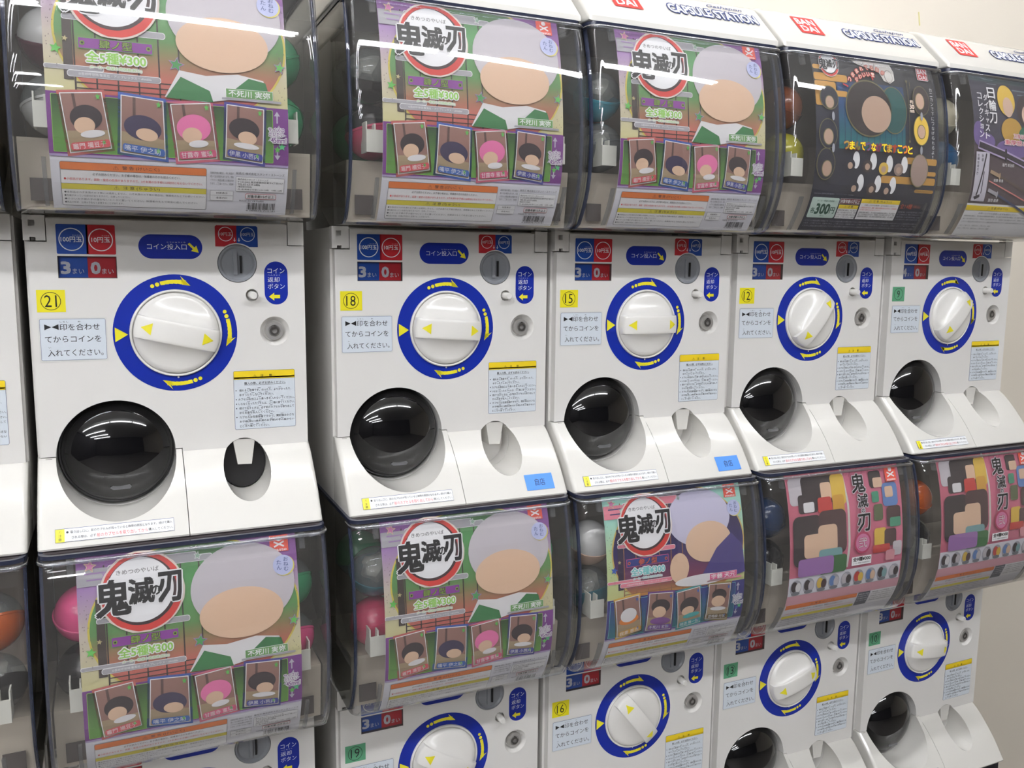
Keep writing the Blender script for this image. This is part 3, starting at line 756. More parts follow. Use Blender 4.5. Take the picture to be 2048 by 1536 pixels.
def card_A(alt=False):
    """returns (base Flat, [(part name, Flat), ...])"""
    if not alt:
        purple = ink('purple', (136, 84, 152)); purple2 = ink('lavender', (160, 128, 178)); cloud = ink('cloud_grey', (168, 166, 172))
        margin = grad('ink_margin', [(.235, (206, 200, 150)), (.285, (200, 188, 176)), (.333, (158, 120, 178))])
        door = grad('ink_door', [(.2305, (178, 90, 84)), (.246, (190, 104, 92)), (.262, (160, 118, 88)), (.285, (94, 140, 82)), (.330, (84, 150, 88)), (.36, (72, 110, 70))])
        dark = ink('door_line', (62, 52, 50)); edge = ink('arch_yellow', (208, 190, 84)); band = ink('band_purple', (122, 60, 138)); inner = grad('ink_green_panel', [(.177, (104, 158, 70)), (.228, (44, 70, 42))])
        tagc, tagt = ink('tag_purple', (136, 62, 150)), ink('tag_green', (128, 156, 66)); price = ink('price_green', (150, 205, 90)); starc = ink('star_green', (98, 186, 84)); cloth = ink('coat_green', (58, 122, 72))
        lab = ink('label_green', (108, 158, 92))
    else:
        purple = ink('mint', (160, 214, 200)); purple2 = purple; cloud = ink('cloud_pink', (224, 132, 150))
        margin = grad('ink_margin_mint', [(.235, (200, 204, 138)), (.285, (190, 214, 160)), (.333, (160, 214, 200))])
        door = grad('ink_door_violet', [(.2305, (196, 138, 66)), (.246, (128, 60, 88)), (.285, (44, 36, 96)), (.36, (58, 44, 66))])
        dark = ink('door_line_gold', (150, 104, 72)); edge = ink('arch_gold', (206, 176, 96)); band = ink('band_indigo', (46, 44, 120)); inner = grad('ink_indigo_panel', [(.177, (30, 110, 120)), (.228, (40, 50, 130))])
        tagc, tagt = ink('tag_indigo', (48, 62, 132)), ink('tag_orange', (206, 98, 84)); price = ink('price_teal', (120, 206, 206)); starc = ink('star_blue', (64, 96, 178)); cloth = ink('coat_violet', (70, 60, 126))
        lab = ink('label_pink', (216, 92, 140))
    f = Flat(); PAPER = ink('paper_white', (226, 226, 234))
    x0, x1 = -.1090, .1075
    f.rect(x0, .1275, x1, .3620, PAPER, 0)
    f.rect(x0, .2305, x1, .3620, margin, 1); f.rect(x0, .3330, x1, .3620, purple, 2)
    # arch with doors
    def arch(cx, cz, rx, rz, m, L):
        pts = [(cx+rx*math.cos(t), cz+rz*math.sin(t)) for t in [math.radians(-52+284*i/48) for i in range(49)]]
        pts = [(min(max(px, x0), x1), min(max(pz, .2306), .3619)) for px, pz in pts]; f.poly(pts, m, L)
    arch(.003, .288, .1045, .0800, edge, 3); arch(.003, .288, .1025, .0785, door, 4)
    for x in (-.0845, -.0665, -.0485, -.0305, -.0125, .0055): f.rect(x, .2310, x+.0014, .3520, dark, 5)
    for z in (.2345, .2395, .2445): f.rect(-.083, z, .006, z+.0011, dark, 5)
    arch2 = ink('arch_shade', (70, 60, 56))
    f.rect(-.0930, .2420, -.0850, .3200, arch2 if not alt else ink('arch_shade_violet', (52, 40, 70)), 5)
    # cloud bars
    f.rrect(-.1088, .3335, -.0450, .3420, .0008, cloud, 6); f.rrect(-.1088, .3420, -.0300, .3500, .0008, cloud, 6)
    for (a, b_, c_, d_) in ((-.0600, .3510, .0040, .3545), (-.0800, .3455, .0200, .3512), (-.0926, .2965, -.0420, .3008), (-.0560, .2868, -.0055, .2922), (-.1088, .2512, -.0600, .2545), (-.0900, .2452, -.0110, .2502)):
        f.rrect(a-.0004, c_ if c_ < b_ else b_-.0004, b_ if False else d_ if False else c_, d_, .001, cloud, 6) if False else None
        f.rrect(a-.0005, b_-.0005, c_+.0005, d_+.0005, (d_-b_)/2, WHC, 6); f.rrect(a, b_, c_, d_, (d_-b_)/2-.0001, cloud, 7)
    for (a, b_, c_, d_) in ((-.1020, .3448, -.0780, .3462), (-.1000, .3388, -.0700, .3402)): f.rrect(a, b_, c_, d_, .0006, purple2 if not alt else ink('star_navy', (58, 66, 120)), 8)
    rnd = random.Random(5)
    for _ in range(60):
        xx = rnd.choice((rnd.uniform(-.107, -.098), rnd.uniform(.098, .106))); zz = rnd.uniform(.236, .33); f.ell(xx, zz, .0004, .0006, ink('speckle', (110, 90, 100)), 7, 5)
    for sx, sz, r, m, lm in ((-.0965, .3525, .0050, ink('star_pink', (206, 120, 170)), ink('star_line', (216, 206, 150))), (-.0830, .3430, .0036, purple2, cloud), (.0055, .3505, .0034, ink('star_mint', (150, 180, 160)), WHC), (-.0990, .2690, .0052, starc, None), (.0035, .2640, .0060, ink('star_green_dark', (74, 152, 86)), purple2), (.1005, .2705, .0050, starc, purple2), (-.0910, .2785, .0028, ink('star_tan', (190, 176, 130)), None)):
        f.star(sx, sz, r, m, 9, .2, None, lm)
    # purple band with green inner panel
    f.rect(x0, .1755, x1, .2306, band, 6); f.rrect(-.1052, .1772, .0925, .2285, .001, price, 7); f.rrect(-.1047, .1777, .0920, .2280, .001, inner, 8)
    f.rect(x0, .1735, x1, .1757, ink('band_fade', (176, 160, 200)), 6)
    parts = []
    # featureless picture area: plain rounded colour fields
    g = Flat()
    if not alt:
        g.ell(.0500, .3140, .0535, .0440, ink('plain_silver', (198, 192, 198)), 10, 40); g.ell(.0470, .2870, .0430, .0265, ink('plain_peach', (222, 188, 160)), 11, 40)
        g.poly([(-.0080, .2330), (.0060, .2590), (.0300, .2560), (.0600, .2600), (.0840, .2560), (.0900, .2400), (.0500, .2350), (.0300, .2310)], ink('plain_white', (226, 224, 226)), 12)
        g.poly([(-.0070, .2325), (.0070, .2530), (.0330, .2420), (.0360, .2315)], cloth, 13); g.poly([(.0500, .2400), (.0700, .2570), (.0860, .2540), (.0900, .2400)], cloth, 13)
    else:
        g.ell(.0350, .3230, .0500, .0370, ink('plain_lilac', (200, 196, 220)), 10, 40); g.ell(.0480, .2900, .0370, .0270, ink('plain_peach', (222, 188, 160)), 11, 40)
        g.poly([(.0300, .2380), (.0600, .2800), (.0850, .2980), (.1030, .2800), (.1070, .2420), (.0700, .2350)], cloth, 12)
        g.ell(.0000, .2600, .0150, .0200, ink('plain_peach', (222, 188, 160)), 12, 24); g.ell(.0350, .2400, .0420, .0075, ink('plain_white', (226, 224, 226)), 13, 30)
    parts.append(('picture_field', g))
    e = Flat(); emblem(e, -.0490, .3222, .0385, 14); parts.append(('title_emblem', e))
    t = Flat(); t.rect(-.0806, .2706, -.0166, .2812, lab, 8); t.rect(-.0799, .2713, -.0173, .2805, tagc, 9)
    for x in (-.0768, -.0204): t.ell(x, .2759, .0021, .0021, tagt, 10, 14); t.ell(x, .2759, .0010, .0010, BK, 11, 10)
    t.otext('肆ノ型' if not alt else '参ノ型', -.0625, .2722, -.0345, .2798, tagt, BK, .0003, 10, .03, .03); parts.append(('volume_tag', t))
    p = Flat(); p.otext('全5種¥300', -.0742, .2588, -.0232, .2690, price, WHC, .0011, 10, .04, .09); p.otext('メーカー希望小売価格(税込)', -.0712, .2528, -.0270, .2562, price, WHC, .0006, 10, .01, .06)
    p.text('©吾峠呼世晴/集英社・アニプレックス・ufotable', -.0810, .2464, -.0190, .2490, WHC, 10, .02); parts.append(('price_lettering', p))
    n = Flat(); n.rrect(.0440, .2350, .1010, .2372, .0010, cloud, 13); n.rect(.0478, .2372, .0930, .2462, WHC, 14); n.rect(.0482, .2376, .0926, .2458, lab, 15)
    n.text('不死川 実弥' if not alt else '宇髄 天元', .0505, .2385, .0900, .2450, WHC, 16, .03); parts.append(('name_tag', n))
    WD = ink('wood_wall', (150, 112, 102)); FL_ = ink('sand_floor', (168, 148, 118))
    dk = ink('plain_dark', (58, 48, 52)); pk = ink('plain_pink', (226, 118, 168)); pe = ink('plain_peach', (222, 188, 160)); w_ = ink('plain_white', (226, 224, 226)); yl = ink('plain_olive', (176, 168, 84)); vi = ink('plain_navy', (62, 54, 84)); og = ink('plain_orange', (220, 128, 52)); tl = ink('plain_teal', (70, 170, 170)); gn = ink('plain_green', (92, 176, 112)); pr_ = ink('plain_purple', (122, 70, 142))
    cs = [[(-.1004, .2315), (-.0606, .2353), (-.0535, .1807), (-.0935, .1735)], [(-.0486, .2345), (-.0072, .2312), (-.0065, .1728), (-.0516, .1778)], [(-.0060, .2290), (.0352, .2334), (.0411, .1764), (.0002, .1716)], [(.0462, .2335), (.0864, .2308), (.0842, .1734), (.0435, .1785)]]
    if not alt:
        spec = [(ink('frame_rose', (186, 98, 94)), [(.52, .56, .34, .20, dk), (.46, .44, .22, .13, pe), (.60, .30, .26, .06, w_)], '竈門 禰豆子', ink('cap_rose', (214, 92, 98))),
                (ink('frame_blue', (62, 94, 172)), [(.50, .48, .38, .20, vi), (.58, .38, .22, .10, pe)], '嘴平 伊之助', ink('cap_blue', (64, 104, 178))),
                (ink('frame_pink', (206, 104, 126)), [(.50, .56, .38, .22, pk), (.44, .44, .22, .13, pe), (.56, .30, .22, .06, w_)], '甘露寺 蜜璃', ink('cap_pink', (214, 96, 132))),
                (ink('frame_indigo', (72, 70, 148)), [(.48, .57, .36, .19, dk), (.56, .43, .22, .11, pe), (.54, .29, .30, .05, w_)], '伊黒 小芭内', ink('cap_indigo', (74, 78, 158)))]
    else:
        spec = [(ink('frame_gold', (218, 174, 76)), [(.50, .42, .36, .11, og), (.50, .54, .30, .17, w_)], '我妻 善逸', ink('cap_gold', (210, 160, 60))),
                (ink('frame_violet', (112, 66, 140)), [(.50, .64, .34, .17, dk), (.46, .50, .24, .14, pe), (.52, .28, .36, .09, pr_)], '不死川 玄弥', ink('cap_violet', (116, 70, 150))),
                (ink('frame_teal', (70, 160, 160)), [(.50, .56, .36, .21, dk), (.44, .44, .24, .11, pe), (.56, .31, .32, .06, tl)], '時透 無一郎', ink('cap_teal', (60, 160, 164))),
                (ink('frame_olive', (150, 130, 70)), [(.50, .68, .30, .15, dk), (.48, .52, .28, .14, pe), (.50, .33, .32, .05, w_)], '悲鳴嶼 行冥', ink('cap_brown', (106, 84, 44)))]
    for c, (fm, bl, cap, cm) in zip(cs, spec):
        parts.append(('picture_card', picture_card(c, fm, WD, FL_, bl, cap, cm, [(.84, .88, .06, starc), (.80, .15, .05, starc)])))
    sz = Flat(); AG = ink('arrow_grey', (190, 184, 200))
    sz.poly([(.0935, .2230), (.0965, .2275), (.0995, .2230), (.0972, .2230), (.0972, .2160), (.0958, .2160), (.0958, .2230)], AG, 9); sz.poly([(.0935, .1850), (.0965, .1805), (.0995, .1850), (.0972, .1850), (.0972, .1930), (.0958, .1930), (.0958, .1850)], AG, 9)
    sz.star(.0955, .2045, .0105, AG, 9, .3); sz.otext('サイズは', .0875, .2075, .1030, .2115, band, WHC, .0007, 19, .02, .09); sz.otext('だいたい', .0880, .2030, .1025, .2070, band, WHC, .0007, 19, .02, .09); sz.otext('45mm!', .0900, .1970, .1050, .2020, band, WHC, .0008, 19, .03, .09)
    sz.star(.1010, .1935, .0040, ink('star_mint_bright', (92, 190, 130)), 10); sz.star(.0965, .1905, .0036, starc, 10); parts.append(('size_lettering', sz))
    q = Flat(); warn_panel(q); parts.append(('warning_panel', q))
    q = Flat(); small_print(q); parts.append(('small_print', q))
    q = Flat(); maker_mark(q, .0796, .3445, .0992, .3612); parts.append(('maker_mark', q))
    q = Flat(); round_mark(q, .0920, .3306, 14); parts.append(('round_mark', q))
    return f, parts

def card_C():
    f = Flat(); parts = []
    PK = ink('card_pink', (206, 112, 138)); f.rect(-.1075, .1275, .1100, .3620, ink('paper_white', (226, 226, 234)), 0)
    f.rect(-.1075, .1735, .1100, .3620, PK, 1); f.rect(-.1075, .1735, .1100, .1900, ink('pale_pink', (214, 160, 172)), 2)
    f.rect(-.1075, .2180, -.0050, .3620, ink('rose_field', (196, 104, 124)), 2)
    for i in range(9): f.line(.005+i*.012, .3618, -.001+i*.012, .350, .0016, ink('rose_line', (178, 84, 112)), 3)
    f.poly([(-.0050, .3618), (-.0010, .3618), (.0050, .3117), (.0050, .2500), (.0010, .2200), (-.0040, .2200), (.0008, .2500), (.0012, .3117)], ink('strip_white', (214, 216, 206)), 5)
    f.rect(-.1075, .1885, .1075, .2160, ink('row_white', (222, 222, 230)), 4)
    g = Flat(); dk = ink('plain_dark', (58, 48, 52)); pe = ink('plain_peach', (222, 188, 160)); br = ink('plain_brown', (82, 58, 60)); li = ink('plain_lilac_deep', (156, 112, 172)); gn = ink('plain_forest', (62, 112, 66)); aq = ink('plain_aqua', (124, 166, 168)); si = ink('plain_silver', (198, 192, 198)); go = ink('plain_golden', (220, 184, 74)); w_ = ink('plain_white', (226, 224, 226)); rd = ink('plain_red', (190, 62, 58)); bl = ink('plain_sky', (96, 132, 190))
    # plain rounded colour fields, no figures
    for i, (x, z, rx, rz, m) in enumerate([(-.0880, .3380, .0160, .0190, si), (-.0640, .3380, .0170, .0190, dk), (-.0720, .3200, .0180, .0130, dk), (-.0710, .3150, .0100, .0070, w_), (-.0380, .3380, .0170, .0200, dk), (-.0370, .3350, .0100, .0120, pe), (-.0140, .3350, .0130, .0210, go), (-.0160, .3140, .0110, .0140, ink('plain_amber', (206, 156, 60))), (-.0420, .3160, .0130, .0110, rd),
            (-.0770, .2680, .0260, .0360, dk), (-.0300, .2760, .0260, .0320, br), (-.0660, .2600, .0180, .0170, pe), (-.0400, .2680, .0180, .0200, pe), (-.0350, .2400, .0220, .0130, aq), (-.0300, .2290, .0260, .0130, gn), (-.0620, .2300, .0330, .0130, li)]):
        g.rrect(x-rx, z-rz, x+rx, z+rz, min(rx, rz)*.4, m, 6+i)
    for i, (x, z, rx, rz, m) in enumerate([(.0600, .3430, .0120, .0120, dk), (.0640, .3380, .0090, .0070, pe), (.0860, .3190, .0150, .0170, bl), (.0840, .3230, .0080, .0080, pe), (.0560, .3180, .0070, .0080, ink('plain_jade', (72, 150, 120))), (.0600, .2950, .0090, .0120, ink('plain_moss', (96, 106, 74))), (.0900, .2870, .0140, .0150, br), (.0930, .2780, .0110, .0070, ink('plain_jade', (72, 150, 120))), (.0620, .2580, .0120, .0140, go), (.0820, .2560, .0120, .0130, br), (.0640, .2410, .0170, .0060, rd), (.0960, .2380, .0090, .0110, si), (.0820, .2290, .0090, .0080, ink('plain_blush', (214, 150, 160)))]):
        g.rrect(x-rx, z-rz, x+rx, z+rz, min(rx, rz)*.4, m, 8+i)
    parts.append(('picture_field', g))
    for i in range(9):
        h = Flat(); x = -.0945+i*.0237; z = .2010
        cols = [(dk, w_), (dk, si), (go, br), (bl, si), (si, dk), (rd, go), (bl, pe), (dk, aq), (si, dk)][i]
        h.ell(x, z, .0105, .0118, ink('stand_outline', (168, 168, 178)), 6, 22); h.ell(x-.0030, z+.0015, .0058, .0080, cols[0], 7, 18); h.ell(x+.0042, z, .0050, .0072, cols[1], 8, 18); h.ell(x, z-.0088, .0080, .0028, ink('stand_base', (120, 124, 132)), 9, 18)
        parts.append(('sample_picture', h))
    t = Flat()
    for s, a, b_, c_, d_ in (('鬼', .0110, .3280, .0365, .3540), ('滅', .0190, .3060, .0390, .3250), ('の', .0250, .2985, .0320, .3040), ('刃', .0170, .2715, .0410, .2960)): t.otext(s, a, b_, c_, d_, BK, si, .0011, 24, .03, .08)
    t.ring(.0258, .2545, .0132, .0162, ink('ring_rose', (168, 60, 92)), 24, 32); t.ell(.0258, .2545, .0132, .0132, ink('ring_fill', (196, 120, 156)), 24, 26); t.otext('弐', .0180, .2470, .0336, .2620, si, ink('ring_rose', (168, 60, 92)), .0006, 25, .02, .05)
    parts.append(('title_lettering', t))
    p = Flat(); p.rect(.0052, .2215, .0435, .2345, WHC, 24); p.text('全9種¥300', .0075, .2275, .0415, .2335, BK, 25, .05); p.text('メーカー希望小売価格(税込)', .0075, .2232, .0400, .2256, BK, 25); parts.append(('price_tag', p))
    q = Flat(); q.rect(-.1060, .1665, .0300, .1735, ink('orange', (224, 120, 52)), 4); q.text('⚠  警 告 (けいこく)', -.0600, .1682, -.0150, .1718, BK, 5, .01)
    q.text('必ずお読みください。お子様の場合は、保護者の方がお読みください。', -.0800, .1618, .0050, .1646, BK, 5); q.text('小部品があります。誤飲・窒息の危険がありますので、3才未満のお子様には与えないでください。', -.1040, .1570, .0280, .1594, REDT, 5)
    q.rect(-.1060, .1500, .0300, .1545, ink('warn_yellow', (222, 208, 58)), 4); lines(q, -.1040, .0280, .1475, .0040, 4, GREYT, 5, [SMALL[0]*3, SMALL[1]*3, SMALL[2]*3]); parts.append(('warning_panel', q))
    q = Flat(); q.rect(.0320, .1500, .0560, .1735, ink('slate', (92, 96, 108)), 4); lines(q, .0335, .0545, .1700, .0040, 4, WHC, 5, SMALL); q.rect(.0580, .1500, .1080, .1735, WHC, 4); lines(q, .0600, .1060, .1705, .0038, 5, BK, 5, [SMALL[0]*2, SMALL[1]*2]); parts.append(('small_print', q))
    q = Flat(); maker_mark(q, .0790, .3385, .1010, .3600, 24); parts.append(('maker_mark', q))
    return f, parts

def card_D():
    f = Flat(); parts = []
    NB = ink('card_navy', (34, 36, 54)); GD = ink('cloud_gold', (196, 146, 66))
    f.rect(-.0990, .1290, .1240, .3650, ink('card_charcoal', (52, 52, 58)), 0)
    f.rect(-.0990, .1290, .1240, .2950, NB, 1)
    BG = grad('ink_blue_door', [(.236, (24, 120, 120)), (.262, (20, 96, 112)), (.300, (26, 70, 124)), (.345, (40, 62, 96))])
    f.rect(-.0600, .2380, .0620, .3300, BG, 2)
    for i in range(12): f.rect(-.0600+i*.0105, .2380, -.0590+i*.0105, .3300, ink('door_navy', (28, 48, 84)), 3)
    for a, b_, c_, d_ in ((-.0985, .3420, -.0780, .3480), (-.0985, .3270, -.0400, .3370), (-.0985, .3070, -.0420, .3150), (-.0985, .2930, -.0620, .3260), (.0650, .2240, .1235, .2330), (.0200, .1960, .1235, .2060), (.0900, .2090, .1235, .2150), (.0860, .1850, .1235, .1895)):
        f.rrect(a, b_, c_, d_, .003, GD, 4)
    g = Flat()
    g.poly([(-.0362, .3648), (.0400, .3648), (.0480, .3500), (.0470, .3380), (.0380, .3330), (.0270, .3360), (.0200, .3470), (.0050, .3510), (-.0180, .3550)], ink('glove_white', (216, 212, 206)), 6)
    g.ell(.0365, .3430, .0075, .0090, ink('glove_line', (120, 112, 108)), 7, 26); g.ell(.0365, .3430, .0068, .0083, ink('glove_white', (216, 212, 206)), 8, 26)
    for a in ((-.0280, .3570, -.0180, .3648), (-.0120, .3530, .0000, .3648), (.0100, .3500, .0160, .3648)): g.line(*a, .0006, ink('glove_line', (120, 112, 108)), 8)
    parts.append(('hand_picture', g))
    g = Flat(); dk = ink('plain_espresso', (44, 34, 36)); pe = ink('plain_tan', (188, 158, 138)); tg = ink('plain_bottle_green', (30, 86, 84)); ol = ink('outline_olive', (112, 106, 72))
    g.ell(-.0060, .2950, .0420, .0390, ol, 9, 40); g.ell(-.0060, .2950, .0400, .0370, dk, 10, 40); g.ell(.0070, .2880, .0270, .0250, pe, 11, 36); g.ell(.0400, .2960, .0250, .0330, ol, 8, 36); g.ell(.0400, .2960, .0235, .0315, tg, 9, 36)
    for i, (x, z, rx, rz, m) in enumerate([(-.0760, .3040, .0150, .0150, ink('plain_ink', (34, 36, 52))), (-.0760, .2980, .0070, .0080, pe), (-.0800, .2560, .0150, .0190, ink('plain_ink', (34, 36, 52))), (-.0800, .2520, .0080, .0100, pe), (-.0830, .2160, .0150, .0200, ink('plain_ink', (34, 36, 52))), (-.0810, .2100, .0080, .0100, pe),
            (.0910, .3130, .0150, .0200, ink('plain_umber', (64, 52, 54))), (.0880, .3120, .0080, .0110, pe), (.0880, .2710, .0140, .0200, ink('plain_golden', (220, 184, 74))), (.0880, .2690, .0070, .0090, pe), (.0860, .2150, .0160, .0220, ink('plain_mushroom', (150, 130, 122)))]):
        g.ell(x, z, rx+.0012, rz+.0012, ol, 9+2*i, 22); g.ell(x, z, rx, rz, m, 10+2*i, 22)
    for x, z in ((-.0740, .2790), (-.0740, .2370), (.0880, .2905), (.0870, .2430)): g.ell(x, z, .0024, .0060, ink('strap_grey', (150, 152, 160)), 33, 12)
    parts.append(('picture_field', g))
    for i, (x, z, m) in enumerate([(-.0370, .2180, ink('plain_ink', (34, 36, 52))), (-.0060, .2180, ink('plain_umber', (64, 52, 54))), (.0240, .2160, ink('plain_golden', (220, 184, 74))), (.0520, .2160, ink('plain_mushroom', (150, 130, 122))), (-.0260, .1880, ink('plain_ink', (34, 36, 52))), (.0060, .1880, ink('plain_umber', (64, 52, 54))), (.0340, .1870, ink('plain_ink', (34, 36, 52)))]):
        h = Flat(); h.ell(x+.0075, z+.0060, .0062, .0115, WHC, 14, 22); h.ell(x-.0030, z-.0010, .0088, .0085, m, 15, 20); h.ell(x-.0030, z-.0020, .0045, .0045, pe, 16, 16)
        parts.append(('sample_picture', h))
    e = Flat(); emblem(e, -.0700, .3500, .0165, 10); parts.append(('title_emblem', e))
    t = Flat()
    def arc(s, cx, cz, r, a0, da, size, L=12):
        for i, ch in enumerate(s):
            a = math.radians(a0-i*da); x, z = cx+r*math.cos(a), cz+r*math.sin(a); q = a-math.pi/2
            old = t.xf; t.xf = lambda u, v, x=x, z=z, q=q: (x+u*math.cos(q)-v*math.sin(q), z+u*math.sin(q)+v*math.cos(q))
            t.otext(ch, -size/2, -size/2, size/2, size/2, ink('cream_text', (226, 206, 190)), ink('brush_red', (204, 58, 52)), .0008, L, .03, .1); t.xf = old
    arc('つままれてる姿が', .004, .300, .0520, 142, 11, .0056); arc('かわいい!', .002, .300, .0425, 128, 11, .0056)
    t.line(.0030, .3420, .0060, .3350, .0022, RED, 12); t.line(-.0500, .3250, -.0410, .3220, .0022, RED, 12)
    cols = [ink('t_olive', (150, 140, 60)), YEL, ink('t_green', (96, 130, 60)), YEL, ink('t_blue', (60, 84, 130)), YEL, ink('t_plum', (90, 60, 90)), YEL, ink('t_lime', (170, 160, 50)), ink('t_rust', (150, 70, 40)), YEL, ink('t_orange', (210, 130, 50)), YEL]
    for i, ch in enumerate('つまんでつなげてますこっと'):
        x = -.0560+i*.0097; t.otext(ch, x, .2370, x+.0086, .2475, cols[i % 13], ink('t_shadow', (150, 44, 44)), .0006, 36, .04, .06)
    parts.append(('title_lettering', t))
    v = Flat(); v.vtext('カニカンで下につなげられるよ!', .1135, .3330, .0050, .0068, WHC, 12); v.rrect(.0735, .3290, .0745, .3390, .0004, ol, 12)
    v.line(.0690, .2560, .0690, .3380, .0008, ol, 9); v.ell(.0690, .3390, .0020, .0020, ol, 9, 12); v.ell(.0690, .2550, .0020, .0020, ol, 9, 12)
    v.text('約', .0665, .3070, .0725, .3120, ink('cream_text', (226, 206, 190)), 36, .03); v.text('30', .0655, .2995, .0735, .3055, ink('cream_text', (226, 206, 190)), 36, .04); v.text('mm', .0655, .2945, .0735, .2980, ink('cream_text', (226, 206, 190)), 36, .04)
    parts.append(('side_lettering', v))
    b_ = Flat(); b_.frame(.0915, .3430, .1130, .3605, .0015, .0008, WHC, RED, 10); b_.text('BAN', .0935, .3525, .1110, .3588, WHC, 12, .05); b_.text('DAI', .0945, .3448, .1100, .3508, WHC, 12, .05); parts.append(('maker_mark', b_))
    p = Flat(); p.rrect(-.0955, .1460, -.0475, .1725, .0025, ink('price_pale', (196, 218, 208)), 6)
    dg = ink('price_green_dark', (30, 78, 58)); p.text('各', -.0925, .1520, -.0855, .1590, dg, 7, .02); p.text('300', -.0845, .1510, -.0605, .1640, dg, 7, .06); p.text('円', -.0590, .1520, -.0510, .1600, dg, 7, .03); p.text('メーカー希望小売価格', -.0860, .1670, -.0560, .1692, dg, 7); p.text('(税込)', -.0740, .1475, -.0660, .1495, dg, 7); parts.append(('price_tag', p))
    q = Flat(); q.frame(-.0460, .1650, -.0100, .1725, .0004, .0003, WHC, ink('age_maroon', (110, 44, 50)), 6); q.text('対象年齢15才以上', -.0450, .1662, -.0110, .1712, WHC, 8, .03)
    q.rect(-.0455, .1460, -.0105, .1640, WHC, 6); q.rect(-.0455, .1590, -.0105, .1640, YEL2, 7); q.text('⚠ 注 意', -.0360, .1600, -.0200, .1632, BK, 8); lines(q, -.0445, -.0115, .1570, .0030, 4, BK, 8, SMALL)
    q.rect(-.0080, .1460, .0640, .1730, WHC, 6); q.rect(-.0080, .1675, .0640, .1730, YEL2, 7); q.text('⚠ 注 意 (ちゅうい)', .0060, .1684, .0480, .1722, BK, 8); q.text('お買い上げのお客様へ 必ずお読みください。', .0000, .1640, .0580, .1660, BK, 8)
    q.text('小部品があります。誤飲・窒息の危険がありますので、3才未満の', -.0060, .1605, .0620, .1628, REDT, 8); q.text('お子様には絶対に与えないでください。', -.0060, .1578, .0330, .1598, REDT, 8); lines(q, -.0060, .0620, .1552, .0026, 3, BK, 8, [SMALL[0]*2, SMALL[1]*2]); parts.append(('warning_panel', q))
    q = Flat(); q.text('全14種', .0670, .1625, .0900, .1690, ink('t_brick', (170, 72, 50)), 6, .03); q.text('(税込)', .0920, .1630, .1060, .1680, ink('t_brick', (170, 72, 50)), 6); lines(q, .0670, .1150, .1580, .0034, 4, ink('dim_text', (140, 142, 156)), 6, [SMALL[0]*2, SMALL[1]*2]); lines(q, -.0950, .1150, .1420, .0034, 3, ink('dim_text', (140, 142, 156)), 6, [SMALL[2]*5, SMALL[3]*5])
    q.text('©BANDAI 吾峠呼世晴/集英社・アニプレックス・ufotable', -.0950, .1765, -.0250, .1785, ink('dim_text', (140, 142, 156)), 6); parts.append(('small_print', q))
    return f, parts

